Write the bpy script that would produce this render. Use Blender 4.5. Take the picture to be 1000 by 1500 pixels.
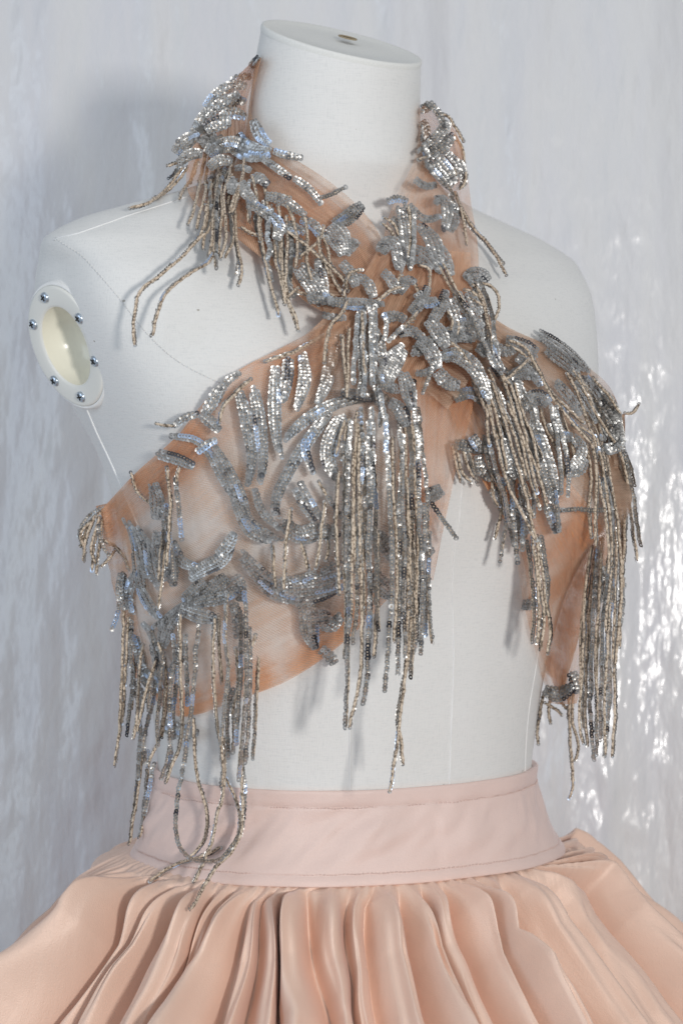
import bpy, bmesh, math, random
import numpy as np
from mathutils import Vector, Matrix, noise
from mathutils.bvhtree import BVHTree

for o in list(bpy.data.objects): bpy.data.objects.remove(o)
random.seed(7); rng = np.random.default_rng(11)
S = bpy.context.scene
COL = S.collection
rad = math.radians

# ------------------------------------------------------------------ camera
CAM_D = 1.30
PITCH, ROLL = rad(4.2), rad(1.2)
FPX = 2340*CAM_D
PX_W, PX_H = 1000.0, 1500.0
AX_PX, WAIST_PX = 508.0, 1140.0           # picture column of the form's axis, row of the waist
R_cam = Matrix.Rotation(math.pi/2-PITCH, 3, 'X') @ Matrix.Rotation(ROLL, 3, 'Z')
# place the camera so that the waist point (0,0,1) lands on (AX_PX, WAIST_PX)
_d = R_cam @ Vector(((AX_PX-500)/FPX, -(WAIST_PX-750)/FPX, -1.0))
CAM = Vector((0, 0, 1.0)) - _d*(CAM_D/_d.y)
cam_data = bpy.data.cameras.new('camera')
cam = bpy.data.objects.new('camera', cam_data); COL.objects.link(cam)
cam.matrix_world = Matrix.Translation(CAM) @ R_cam.to_4x4()
cam_data.sensor_fit = 'VERTICAL'; cam_data.sensor_height = 36.0; cam_data.sensor_width = 24.0
cam_data.lens = 36.0*FPX/PX_H
cam_data.clip_start = 0.05; cam_data.clip_end = 50
cam_data.dof.use_dof = True; cam_data.dof.focus_distance = 1.20; cam_data.dof.aperture_fstop = 11.0
S.camera = cam

# ------------------------------------------------------------------ light
W = bpy.data.worlds.new('World'); S.world = W; W.use_nodes = True
bg = W.node_tree.nodes['Background']; bg.inputs[0].default_value = (0.86, 0.92, 1.0, 1); bg.inputs[1].default_value = 0.41
def area(name, loc, target, sx, sy, power, col):
    l = bpy.data.lights.new(name, 'AREA'); l.shape = 'RECTANGLE'; l.size = sx; l.size_y = sy; l.energy = power; l.color = col
    o = bpy.data.objects.new(name, l); COL.objects.link(o); o.location = loc
    o.rotation_euler = (Vector(target)-Vector(loc)).to_track_quat('-Z', 'Y').to_euler()
    return o
area('key_lamp', (0.56, -1.80, 1.40), (0.0, 0.1, 1.12), 0.15, 0.15, 16, (1.0, 0.965, 0.92))
area('window_light', (-1.7, -1.5, 1.6), (0, 0, 1.15), 1.0, 1.4, 9.5, (0.70, 0.84, 1.0))
area('overhead_bounce', (0.2, -0.6, 2.6), (0, 0.1, 1.0), 1.4, 1.4, 2.0, (1.0, 0.98, 0.95))
S.view_settings.view_transform = 'Standard'; S.view_settings.look = 'None'
S.view_settings.gamma = 1.0; S.view_settings.use_curve_mapping = False
S.view_settings.exposure = 0.0
S.render.engine = 'CYCLES'
S.cycles.transparent_max_bounces = 24
S.cycles.max_bounces = 8
S.cycles.use_denoising = True

# ------------------------------------------------------------------ helpers
def link(name, me, mat, parent=None, smooth=True, kind=None, label=None, cat=None):
    o = bpy.data.objects.new(name, me); COL.objects.link(o)
    if mat is not None: me.materials.append(mat)
    if smooth and len(me.polygons): me.polygons.foreach_set('use_smooth', [True]*len(me.polygons))
    if parent is not None: o.parent = parent
    if kind: o['kind'] = kind
    if label: o['label'] = label
    if cat: o['category'] = cat
    return o
def mesh(name, V, F):
    me = bpy.data.meshes.new(name)
    V = np.asarray([tuple(v) for v in V] if not isinstance(V, np.ndarray) else V, np.float32)
    if isinstance(F, np.ndarray): cnt = np.full(len(F), F.shape[1]); flat = F.ravel()
    else: cnt = np.array([len(f) for f in F]); flat = np.array([q for f in F for q in f])
    me.vertices.add(len(V)); me.vertices.foreach_set('co', V.ravel())
    me.loops.add(len(flat)); me.loops.foreach_set('vertex_index', flat.astype(np.int32))
    me.polygons.add(len(cnt)); me.polygons.foreach_set('loop_start', np.r_[0, np.cumsum(cnt)[:-1]].astype(np.int32))
    me.update(calc_edges=True); me.validate(); return me
def empty(name, loc, label, cat):
    o = bpy.data.objects.new(name, None); COL.objects.link(o); o.location = loc; o.empty_display_size = .05
    o['label'] = label; o['category'] = cat
    return o
def ray(px, py):
    return (R_cam @ Vector(((px-500)/FPX, -(py-750)/FPX, -1.0))).normalized()
def project(P):
    q = R_cam.transposed() @ (Vector(P)-CAM)
    return 500+FPX*q.x/-q.z, 750-FPX*q.y/-q.z
def lerp(a, b, t): return a+(b-a)*t
def smooth01(t): t = max(0., min(1., t)); return t*t*(3-2*t)
def catmull(P, n):
    """sample a Catmull-Rom spline through P (k x d) at n points spaced evenly by chord length"""
    P = np.asarray(P, float)
    if len(P) == 1: return np.repeat(P, n, 0)
    Q = np.vstack([2*P[0]-P[1], P, 2*P[-1]-P[-2]])
    out = []
    for i in range(len(P)-1):
        t = np.linspace(0, 1, 24, endpoint=False)[:, None]
        a, b, c, d = Q[i], Q[i+1], Q[i+2], Q[i+3]
        out.append(.5*((2*b)+(-a+c)*t+(2*a-5*b+4*c-d)*t**2+(-a+3*b-3*c+d)*t**3))
    out = np.vstack(out+[P[-1:]])
    L = np.r_[0, np.cumsum(np.linalg.norm(np.diff(out, axis=0), axis=1))]
    s = np.linspace(0, L[-1], n)
    return np.stack([np.interp(s, L, out[:, k]) for k in range(out.shape[1])], 1)
def tube(P, r, sides=6, closed_ends=True):
    """tube mesh arrays along P (n x 3); r scalar or per point"""
    P = np.asarray(P, float); n = len(P); r = np.broadcast_to(np.asarray(r, float), (n,))
    T = np.gradient(P, axis=0); T /= np.linalg.norm(T, axis=1)[:, None]+1e-12
    up = np.array([0.31, -0.9, 0.3]); A = np.cross(T, up); A /= np.linalg.norm(A, axis=1)[:, None]+1e-12; B = np.cross(T, A)
    ang = np.linspace(0, 2*np.pi, sides, endpoint=False)
    V = (P[:, None]+r[:, None, None]*(np.cos(ang)[None, :, None]*A[:, None]+np.sin(ang)[None, :, None]*B[:, None])).reshape(-1, 3)
    F = []
    for i in range(n-1):
        for j in range(sides):
            k = (j+1) % sides; F.append((i*sides+j, i*sides+k, (i+1)*sides+k, (i+1)*sides+j))
    if closed_ends:
        F.append(tuple(range(sides))[::-1]); F.append(tuple((n-1)*sides+j for j in range(sides)))
    return V, F

# ------------------------------------------------------------------ materials
def new_mat(name):
    m = bpy.data.materials.new(name); m.use_nodes = True
    nt = m.node_tree; b = nt.nodes['Principled BSDF']
    return m, nt, b
def N(nt, t, **kw):
    n = nt.nodes.new(t)
    for k, v in kw.items():
        if k in n.inputs: n.inputs[k].default_value = v
        else: setattr(n, k, v)
    return n
def ramp(nt, src, stops):
    r = nt.nodes.new('ShaderNodeValToRGB'); e = r.color_ramp.elements
    while len(e) > 1: e.remove(e[-1])
    e[0].position, e[0].color = stops[0][0], (*stops[0][1], 1)
    for p, c in stops[1:]:
        x = e.new(p); x.color = (*c, 1)
    nt.links.new(src, r.inputs[0]); return r

def mat_linen():
    m, nt, b = new_mat('white_linen'); L = nt.links
    tc = N(nt, 'ShaderNodeTexCoord')
    # weave: two crossed fine noises (threads of uneven thickness)
    m1 = N(nt, 'ShaderNodeMapping'); m1.inputs['Scale'].default_value = (1500, 1500, 160)
    m2 = N(nt, 'ShaderNodeMapping'); m2.inputs['Scale'].default_value = (160, 160, 1700)
    n1 = N(nt, 'ShaderNodeTexNoise', Scale=1.0, Detail=1.0); n2 = N(nt, 'ShaderNodeTexNoise', Scale=1.0, Detail=1.0)
    for mm, nn in ((m1, n1), (m2, n2)): L.new(tc.outputs['Object'], mm.inputs[0]); L.new(mm.outputs[0], nn.inputs[0])
    ad = N(nt, 'ShaderNodeMath', operation='ADD'); L.new(n1.outputs[0], ad.inputs[0]); L.new(n2.outputs[0], ad.inputs[1])
    big = N(nt, 'ShaderNodeTexNoise', Scale=9.0, Detail=3.0); L.new(tc.outputs['Object'], big.inputs[0])
    r = ramp(nt, ad.outputs[0], [(0.6, (.74, .74, .73)), (1.4, (.81, .805, .79))])
    r2 = ramp(nt, big.outputs[0], [(0.3, (.93, .93, .92)), (0.7, (1, 1, 1))])
    mx = N(nt, 'ShaderNodeMix', data_type='RGBA', blend_type='MULTIPLY'); mx.inputs[0].default_value = 1
    L.new(r.outputs[0], mx.inputs[6]); L.new(r2.outputs[0], mx.inputs[7]); L.new(mx.outputs[2], b.inputs['Base Color'])
    sp = N(nt, 'ShaderNodeTexNoise', Scale=150.0, Detail=2.0); L.new(tc.outputs['Object'], sp.inputs[0])
    spr = ramp(nt, sp.outputs[0], [(.205, (.55, .52, .48)), (.225, (1, 1, 1))])
    mx3 = N(nt, 'ShaderNodeMix', data_type='RGBA', blend_type='MULTIPLY'); mx3.inputs[0].default_value = 1
    L.new(mx.outputs[2], mx3.inputs[6]); L.new(spr.outputs[0], mx3.inputs[7]); L.new(mx3.outputs[2], b.inputs['Base Color'])
    bp = N(nt, 'ShaderNodeBump', Strength=0.32, Distance=0.0005); L.new(ad.outputs[0], bp.inputs['Height']); L.new(bp.outputs[0], b.inputs['Normal'])
    b.inputs['Roughness'].default_value = .85; b.inputs['Specular IOR Level'].default_value = .2
    b.inputs['Sheen Weight'].default_value = .15
    return m
def mat_plain(name, col, rough=.5, metal=0., spec=.5, **kw):
    m, nt, b = new_mat(name)
    b.inputs['Base Color'].default_value = (*col, 1); b.inputs['Roughness'].default_value = rough; b.inputs['Metallic'].default_value = metal
    b.inputs['Specular IOR Level'].default_value = spec
    tc = N(nt, 'ShaderNodeTexCoord'); n = N(nt, 'ShaderNodeTexNoise', Scale=kw.get('scale', 120.), Detail=3.0); nt.links.new(tc.outputs['Object'], n.inputs[0])
    k = kw.get('var', .12)
    r = ramp(nt, n.outputs[0], [(.3, tuple(c*(1-k) for c in col)), (.7, tuple(min(1, c*(1+k)) for c in col))])
    nt.links.new(r.outputs[0], b.inputs['Base Color'])
    if 'bump' in kw:
        bp = N(nt, 'ShaderNodeBump', Strength=kw['bump'], Distance=.0005); nt.links.new(n.outputs[0], bp.inputs['Height']); nt.links.new(bp.outputs[0], b.inputs['Normal'])
    return m
M_LINEN = mat_linen()
M_SEAM = mat_plain('white_cotton_seam', (.84, .84, .83), .8, var=.05, bump=.2)
M_STITCH = mat_plain('grey_white_thread', (.73, .73, .72), .8, var=.08)
M_CAP = mat_plain('neck_cap_cotton', (.78, .78, .75), .8, var=.04, bump=.25, scale=900)
M_PLATE = mat_plain('ivory_plastic', (.78, .775, .73), .28, var=.03, scale=30)
M_CUP = mat_plain('yellowed_ivory_plastic', (.84, .81, .69), .2, var=.05, scale=40)
M_SCREW = mat_plain('zinc_screw', (.55, .62, .70), .28, metal=1., var=.2, scale=500)
M_DARK = mat_plain('dark_slot', (.02, .018, .015), .8)

# ------------------------------------------------------------------ backdrop curtain
def mat_curtain():
    m, nt, b = new_mat('white_iridescent_crushed_satin'); L = nt.links
    tc = N(nt, 'ShaderNodeTexCoord')
    n = N(nt, 'ShaderNodeTexNoise', Scale=3.0, Detail=4.0)
    mp = N(nt, 'ShaderNodeMapping'); mp.inputs['Scale'].default_value = (4, 4, .8)
    L.new(tc.outputs['Object'], mp.inputs[0]); L.new(mp.outputs[0], n.inputs[0])
    r = ramp(nt, n.outputs[0], [(.3, (.73, .73, .765)), (.5, (.78, .775, .775)), (.7, (.75, .75, .785))])
    L.new(r.outputs[0], b.inputs['Base Color'])
    # crushed nap: ridged creases running down the cloth, over a finer crumple
    def ridged(scale, detail, kind='RIDGED_MULTIFRACTAL'):
        mp = N(nt, 'ShaderNodeMapping'); mp.inputs['Scale'].default_value = scale; mp.inputs['Rotation'].default_value = (0, rad(7), 0)
        nn = N(nt, 'ShaderNodeTexNoise', Scale=1.0, Detail=detail, Roughness=.55); nn.noise_type = kind
        L.new(tc.outputs['Object'], mp.inputs[0]); L.new(mp.outputs[0], nn.inputs[0]); return nn.outputs[0]
    r1, r2 = ridged((30, 30, 8), 4.0, 'FBM'), ridged((46, 46, 24), 5.0)
    ad = N(nt, 'ShaderNodeMath', operation='MULTIPLY_ADD'); ad.inputs[1].default_value = .40; L.new(r2, ad.inputs[0]); L.new(r1, ad.inputs[2])
    bp = N(nt, 'ShaderNodeBump', Strength=1.0, Distance=.0062); L.new(ad.outputs[0], bp.inputs['Height']); L.new(bp.outputs[0], b.inputs['Normal'])
    b.inputs['Roughness'].default_value = .45; b.inputs['Specular IOR Level'].default_value = .4
    b.inputs['Coat Weight'].default_value = .6; b.inputs['Coat Roughness'].default_value = .18; b.inputs['Coat IOR'].default_value = 1.6
    L.new(bp.outputs[0], b.inputs['Coat Normal'])
    return m
def build_curtain():
    X0, X1, Z0, Z1 = -1.25, 1.25, 0.35, 2.1
    nx, nz = 620, 220
    xs = np.linspace(X0, X1, nx); zs = np.linspace(Z0, Z1, nz)
    X, Z = np.meshgrid(xs, zs)
    # hanging folds that fan a little outward on the way down
    U = X/(1+.10*(1.9-Z)) 
    r = np.random.default_rng(5)
    Y = np.zeros_like(X)
    for k in range(16):
        f = r.uniform(9, 70); ph = r.uniform(0, 6.28); a = .06/f*r.uniform(.4, 1.3)
        wob = .025*np.sin(Z*r.uniform(1.5, 5)+r.uniform(0, 6.28))
        Y += a*np.sin(f*(U+wob)+ph)
    for k in range(26):
        f = r.uniform(80, 240); g = r.uniform(3, 26); ph = r.uniform(0, 6.28); a = .05/f
        m = .5+.5*np.sin(X*r.uniform(3, 9)+Z*r.uniform(2, 8)+r.uniform(0, 6.28))
        Y += a*m*np.sin(f*U+g*Z*r.choice([-1, 1])+ph)
    Y = .52+Y-.13*np.clip(1.75-Z, 0, 2)**1.15
    V = np.stack([X, Y, Z], -1).reshape(-1, 3)
    idx = np.arange(nx*nz).reshape(nz, nx)
    F = np.stack([idx[:-1, :-1], idx[:-1, 1:], idx[1:, 1:], idx[1:, :-1]], -1).reshape(-1, 4)
    o = link('backdrop_curtain', mesh('backdrop_curtain', V, F), mat_curtain(), None,
             label='white iridescent crushed satin curtain hanging in folds behind the dress form', cat='curtain')
    return o
build_curtain()

# ------------------------------------------------------------------ dress form
YAW = rad(33)
cY, sY = math.cos(YAW), math.sin(YAW)
def to_world(x, y, z):
    """form-local centimetres (front = -y, wearer's left = +x, z above the waist) to world metres"""
    return Vector(((x*cY-y*sY-lean(z))*.01, (x*sY+y*cY)*.01, 1.0+z*.01))
def lean(z):
    """the torso leans a little to one side on its pole"""
    return 1.25*smooth01((z-16)/14)+.1*smooth01((z-34)/8)
#        z     a     front  back   yc    n
SEC = [(-16, 16.5, 11.5, 13.0, 0.0, 2.2), (-9, 15.0, 10.8, 12.0, 0, 2.2), (-3, 12.8, 9.8, 10.0, 0, 2.2), (0, 12.2, 9.6, 9.6, 0.0, 2.2), (5, 12.7, 9.9, 9.8, 0, 2.2),
       (10, 13.6, 10.4, 10.4, 0, 2.25), (15, 14.6, 10.9, 11.2, 0.0, 2.3), (20, 15.8, 11.2, 12.0, 0.2, 2.3),
       (24, 17.6, 11.0, 12.2, .4, 2.4), (28, 19.2, 10.0, 11.6, .7, 2.4), (31, 19.6, 8.6, 10.2, 1.0, 2.4),
       (33.0, 18.9, 7.2, 8.4, 1.3, 2.3), (34.3, 16.9, 6.2, 7.2, 1.4, 2.2), (35.4, 13.6, 5.6, 6.5, 1.3, 2.1), (36.4, 10.2, 5.3, 6.1, 1.1, 2.0), (37.4, 7.6, 5.2, 5.8, .8, 2.0),
       (38.6, 6.1, 5.2, 5.6, .5, 2.0), (40, 5.6, 5.1, 5.3, .5, 2.0), (43, 5.3, 4.95, 5.0, .35, 2.0), (46.0, 5.0, 4.75, 4.75, -.1, 2.0)]
SECA = np.array(SEC)
def sec(z):
    # smooth interpolation (monotone cubic through the table)
    zs = SECA[:, 0]; i = int(np.clip(np.searchsorted(zs, z)-1, 0, len(zs)-2))
    t = (z-zs[i])/(zs[i+1]-zs[i]); h = zs[i+1]-zs[i]
    def m(k):
        d = (SECA[1:, 1:]-SECA[:-1, 1:])/(zs[1:]-zs[:-1])[:, None]
        if k == 0: return d[0]
        if k == len(zs)-1: return d[-1]
        p, q = d[k-1], d[k]
        return np.where(p*q > 0, 2*p*q/(p+q+1e-12*np.sign(p+q+1e-9)), 0)
    a, b = SECA[i, 1:], SECA[i+1, 1:]
    return (2*t**3-3*t**2+1)*a+(t**3-2*t**2+t)*h*m(i)+(-2*t**3+3*t**2)*b+(t**3-t**2)*h*m(i+1)
NECK_TOP = 46.0
def plane_x(z):
    """the flat arm cut, wider at the top"""
    return 18.5-0.26*max(0., 30.0-z) if z < 30 else 18.5
def body_point(phi, z):
    """phi = 0 at the centre front, + towards the wearer's left"""
    a, f, b, yc, n = sec(z)
    s, c = math.sin(phi), math.cos(phi)
    x = a*math.copysign(abs(s)**(2/n), s)
    d = f if c > 0 else b
    y = yc - d*math.copysign(abs(c)**(2/n), c)
    # bust
    if 6 < z < 32 and c > -.2:
        for sx in (-1, 1):
            dx, dz = x-sx*7.6, z-18.6
            w = math.exp(-(dx/5.4)**2-(dz/(6.6 if dz > 0 else 4.7))**2)
            y -= 4.3*w*smooth01((c+.2)/.5)
            x += sx*.8*w
    # shallow hollow between the shoulders and the neck in front
    # flat arm cut
    if 13 < z < 33.5:
        px = plane_x(z); k = .8; ax = abs(x)
        cl = -k*math.log(math.exp(-ax/k)+math.exp(-px/k))
        x = math.copysign(lerp(ax, min(ax, cl), smooth01((z-13)/9)*smooth01((33.5-z)/2)*smooth01((ax-px+4)/3)), x)
    if z > 38:       # slanted neck cap
        t = (z-38)/(NECK_TOP-38)
        z = 38+(z-38)+t*(.37*(y-.3)-.02*x)
    return to_world(x, y, z)
form = empty('dress_form', (0, 0, 0.84), 'white linen covered dress form torso with an ivory arm plate, turned three quarters', 'dress form')
BC, zlist = 144, np.r_[np.linspace(-16, 30, 60), np.linspace(30.5, 38.5, 36), np.linspace(39, NECK_TOP, 14)]
BV = [body_point(2*math.pi*j/BC, z) for z in zlist for j in range(BC)]
BF = [(i*BC+j, i*BC+(j+1) % BC, (i+1)*BC+(j+1) % BC, (i+1)*BC+j) for i in range(len(zlist)-1) for j in range(BC)]
BVH = BVHTree.FromPolygons(BV, BF+[tuple(range((len(zlist)-1)*BC, len(zlist)*BC))])

def hit(px, py):
    """picture point -> (3-D point on the form or nearest pass of the ray, normal, distance, really hit)"""
    d = ray(px, py)
    loc, nor, idx, t = BVH.ray_cast(CAM, d)
    if loc is not None:
        return loc, nor, t, True
    best = None
    for t in np.linspace(1.05, 1.55, 14):
        P = CAM+d*t; q, nn, i, dist = BVH.find_nearest(P)
        if best is None or dist < best[0]: best = (dist, P, t, nn)
    for st in (.019, .0095, .0048, .0024):
        for t in (best[2]-st, best[2]+st):
            P = CAM+d*t; q, nn, i, dist = BVH.find_nearest(P)
            if dist < best[0]: best = (dist, P, t, nn)
    return best[1], best[3], best[2], False
def on_body(px, py, off=0.0):
    P, n, t, h = hit(px, py)
    return CAM+ray(px, py)*(t-off)

# arm plate frame
def plate_frame():
    z = 26.9
    C = Vector((-plane_x(z)-.12, 1.7, z))
    u = Vector((.20, -1, 0)).normalized(); v = Vector((-.26, 0, 1)).normalized(); v = (v-u*v.dot(u)).normalized(); n = u.cross(v)
    if n.x > 0: n = -n
    return C, u, v, n
PC, PU, PV, PN = plate_frame()
RU, RV = 3.2, 3.6
def plate_pt(u, v, w): 
    p = PC+PU*u+PV*v+PN*w; return to_world(p.x, p.y, p.z)
# torso without the faces behind the arm cup
def in_plate(P):
    x, y = P.x*100+lean((P.z-1)*100), P.y*100; lx, ly = x*cY+y*sY, -x*sY+y*cY; q = Vector((lx, ly, (P.z-1)*100))-PC
    return q.dot(PU), q.dot(PV), q.dot(PN)
keep = []
for f in BF:
    c = sum((BV[i] for i in f), Vector())/4; u, v, w = in_plate(c)
    if (u/RU)**2+(v/RV)**2 < .58 and abs(w) < 3: continue
    keep.append(f)
link('torso', mesh('torso', [p-form.location for p in BV], keep), M_LINEN, form)
def fpart(name, V, F, mat, parent=form, smooth=True):
    off = form.location
    return link(name, mesh(name, [Vector(v)-off for v in V], F), mat, parent, smooth)
# neck cap: slightly domed disc with a rolled edge
capV, capF = [], []
top = BV[-BC:]; cc = sum(top, Vector())/BC
cn = (top[0]-cc).cross(top[BC//4]-cc).normalized(); cn = cn if cn.z > 0 else -cn
for k, (s, h) in enumerate([(1.008, -.0022), (1.012, .0002), (1.0, .0016), (.97, .0018), (.93, .0009), (.5, .0014)]):
    capV += [cc+(p-cc)*s+cn*h for p in top]
rings = 6
for i in range(rings-1):
    capF += [(i*BC+j, i*BC+(j+1) % BC, (i+1)*BC+(j+1) % BC, (i+1)*BC+j) for j in range(BC)]
capF.append(tuple(range((rings-1)*BC, rings*BC)))
neck_cap = fpart('neck_cap', capV, capF, M_CAP)
# worn oval hole in the cap
hc = cc + cn*.0016 + (CAM+ray(516, 55)*1.3-(CAM+ray(508, 60)*1.3))
hu = Vector((1, -.1, -.12)); hu = (hu-cn*hu.dot(cn)).normalized(); hv = cn.cross(hu)
HV = [hc]+[hc+hu*(.0052*math.cos(a)*(1+.15*math.sin(3*a)))+hv*(.0042*math.sin(a)) for a in np.linspace(0, 2*math.pi, 18, endpoint=False)]
fpart('cap_hole', HV, [(0, 1+i, 1+(i+1) % 18) for i in range(18)], M_DARK, neck_cap)
RV_, RF_ = tube([hc+cn*.0004+hu*(.0056*math.cos(a))+hv*(.0046*math.sin(a)) for a in np.linspace(0, 2*math.pi, 22)], .0005, 5)
fpart('hole_rim', RV_, RF_, mat_plain('rusty_rim', (.35, .28, .18), .7), neck_cap)

# arm plate with its cup and six screws
def ring_surface(prof, n=64, close=False):
    V, F = [], []
    for (s, w) in prof:
        for j in range(n):
            a = 2*math.pi*j/n
            V.append(plate_pt(RU*s*math.cos(a), RV*s*math.sin(a), w))
    for i in range(len(prof)-1):
        F += [(i*n+j, i*n+(j+1) % n, (i+1)*n+(j+1) % n, (i+1)*n+j) for j in range(n)]
    if close: F.append(tuple((len(prof)-1)*n+j for j in range(n)))
    return V, F
V, F = ring_surface([(1.0, -.6), (1.0, .10), (.985, .16), (.955, .18), (.80, .16), (.70, .14), (.665, .10), (.65, 0.02)])
plate = fpart('arm_plate', V, F, M_PLATE)
V, F = ring_surface([(.65, .02), (.645, -.25), (.62, -.7), (.56, -1.25), (.45, -1.75), (.32, -2.05), (.16, -2.2), (.04, -2.25)], close=True)
fpart('cup', V, F, M_CUP, plate)
V, F = ring_surface([(1.075, -.6), (1.06, -.05), (1.035, .06), (1.02, .07), (1.003, .02)])
fpart('fabric_rim', V, F, M_SEAM, plate)
for k in range(6):
    a = rad(100+60*k+(-6 if k % 2 else 4)); u0, v0 = RU*.835*math.cos(a), RV*.835*math.sin(a)
    r = .33; rot = random.uniform(0, 1.5); V = []; F = []
    prof = [(1, .12), (.98, .24), (.8, .31), (.5, .35), (0.01, .36)]
    for (s, w) in prof: V += [plate_pt(u0+r*s*math.cos(t), v0+r*s*math.sin(t), w) for t in np.linspace(0, 2*math.pi, 20, endpoint=False)]
    for i in range(len(prof)-1): F += [(i*20+j, i*20+(j+1) % 20, (i+1)*20+(j+1) % 20, (i+1)*20+j) for j in range(20)]
    sc = fpart('screw', V, F, M_SCREW, plate)
    V = []; F = []
    for q in range(2):
        t = rot+q*math.pi/2; e = Vector((math.cos(t), math.sin(t))); g = Vector((-e.y, e.x)); b0 = len(V)
        for (p, s) in ((-.2, -.045), (.2, -.045), (.2, .045), (-.2, .045)):
            V.append(plate_pt(u0+e.x*p+g.x*s, v0+e.y*p+g.y*s, .375))
        F.append((b0, b0+1, b0+2, b0+3))
    fpart('slot', V, F, M_DARK, sc)

# seams: flattened cords lying on the cloth
def body_line(pts, n=60, off=.0):
    P = catmull([on_body(x, y, 0) for x, y in pts], n)
    out = []
    for p in P:
        q, nn, i, d = BVH.find_nearest(Vector(p)); out.append(q+nn*off)
    return np.array(out)
def seam(pts, r=.0007, off=.0001, mat=M_SEAM, name='seam'):
    V, F = tube(body_line(pts, 70, off), r, 6); return fpart(name, V, F, mat)
seam([(300, 280), (200, 312), (120, 340), (80, 352)], .00045)
seam([(672, 560), (669, 780), (664, 960), (658, 1160)], .00045)
seam([(509, 900), (511, 1020), (513, 1170)], .00045)
seam([(800, 900), (784, 980), (772, 1060), (769, 1160)], .00045)
seam([(128, 600), (150, 650), (178, 712), (215, 800)], .0007)
# dashed armhole stitch line
P = body_line([(82, 348), (120, 375), (165, 425), (215, 488), (262, 530), (330, 565)], 160, .00015)
V, F = [], []
for i in range(0, 158, 3):
    v, f = tube(P[i:i+3], .00028, 5); F += [tuple(q+len(V) for q in g) for g in f]; V += list(v)
fpart('armhole_stitching', V, F, M_STITCH)

# ------------------------------------------------------------------ skirt
def mat_satin(name, col, rough, coat, coatc, weave=True):
    m, nt, b = new_mat(name); L = nt.links
    tc = N(nt, 'ShaderNodeTexCoord'); n = N(nt, 'ShaderNodeTexNoise', Scale=14.0, Detail=4.0); L.new(tc.outputs['Object'], n.inputs[0])
    r = ramp(nt, n.outputs[0], [(.3, tuple(c*.94 for c in col)), (.7, tuple(min(1, c*1.05) for c in col))]); L.new(r.outputs[0], b.inputs['Base Color'])
    b.inputs['Roughness'].default_value = rough; b.inputs['Specular IOR Level'].default_value = .5
    b.inputs['Sheen Weight'].default_value = .25; b.inputs['Sheen Tint'].default_value = (.9, .8, .85, 1); b.inputs['Sheen Roughness'].default_value = .4
    b.inputs['Coat Weight'].default_value = coat; b.inputs['Coat Roughness'].default_value = .30; b.inputs['Coat Tint'].default_value = (*coatc, 1)
    uv = N(nt, 'ShaderNodeUVMap'); um = N(nt, 'ShaderNodeMapping'); um.inputs['Scale'].default_value = (150, 16, 1); L.new(uv.outputs[0], um.inputs[0])
    f = N(nt, 'ShaderNodeTexNoise', Scale=1400.0, Detail=1.0); L.new(tc.outputs['Object'], f.inputs[0])
    w = N(nt, 'ShaderNodeTexNoise', Scale=1.0 if weave else 24.0, Detail=4.0, Roughness=.5); L.new(um.outputs[0] if weave else tc.outputs['Object'], w.inputs[0])
    a = N(nt, 'ShaderNodeMath', operation='MULTIPLY_ADD'); a.inputs[1].default_value = .22; L.new(f.outputs[0], a.inputs[0]); L.new(w.outputs[0], a.inputs[2])
    bp = N(nt, 'ShaderNodeBump', Strength=.34, Distance=.003); L.new(a.outputs[0], bp.inputs['Height']); L.new(bp.outputs[0], b.inputs['Normal']); L.new(bp.outputs[0], b.inputs['Coat Normal'])
    return m
M_SATIN = mat_satin('peach_satin', (.82, .60, .485), .56, .07, (1, .95, .97))
M_SATIN.node_tree.nodes['Principled BSDF'].inputs['Metallic'].default_value = .14
M_BAND = mat_satin('pale_pink_cotton_satin', (.78, .60, .54), .55, .06, (1, 1, 1), False)
M_PTHREAD = mat_plain('pink_thread', (.75, .57, .51), .8)

skirt = empty('skirt', (0, 0, .60), 'peach satin skirt gathered under a wide pale pink waistband, worn by the dress form', 'skirt')
def spart(name, V, F, mat, parent=skirt, smooth=True, kind=None):
    return link(name, mesh(name, [Vector(v)-skirt.location for v in V], F), mat, parent, smooth, kind)
def band_pt(phi, t, off=0.0):
    """t = 0 at the top edge, 1 at the bottom edge of the waistband"""
    front = .5+.5*math.cos(phi-rad(-33))
    z = lerp(.55+.85*front**1.5, -5.0+1.1*front**1.5, t)
    a, f, b, yc, n = sec(z)
    g = .30+t**1.6*(.72+.40*math.cos(phi-rad(57)))+off
    # puckers
    g += .07*math.sin(5*phi+3*t)*math.sin(9*phi+1.3)+(.34*noise.noise((phi*2.6+t*1.2, t*1.6-phi*.5, 3.1))+.34*noise.noise((phi*6+t*3.5, t*2.6, 7.7))+.10*noise.noise((phi*17+t*5, t*3, 2.7)))*math.sin(math.pi*min(1, t*1.05))
    s, c = math.sin(phi), math.cos(phi)
    return to_world((a+g)*math.copysign(abs(s)**(2/n), s), yc-((f if c > 0 else b)+g)*math.copysign(abs(c)**(2/n), c), z)
NB = 360
rows = [(0.0, -.32), (-.012, -.12), (-.015, .0), (.0, .07), (.03, .08), (.10, .06), (.16, .03), (.175, -.035), (.19, .03)]+[(t, .02) for t in np.linspace(.22, .86, 26)]+[(.875, .03), (.885, -.03), (.90, .03), (.95, .05), (.99, .05), (1.005, .0), (1.0, -.15)]
V = [band_pt(2*math.pi*j/NB, t, o) for t, o in rows for j in range(NB)]
F = [(i*NB+j, i*NB+(j+1) % NB, (i+1)*NB+(j+1) % NB, (i+1)*NB+j) for i in range(len(rows)-1) for j in range(NB)]
band = spart('waistband', V, F, M_BAND)
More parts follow.
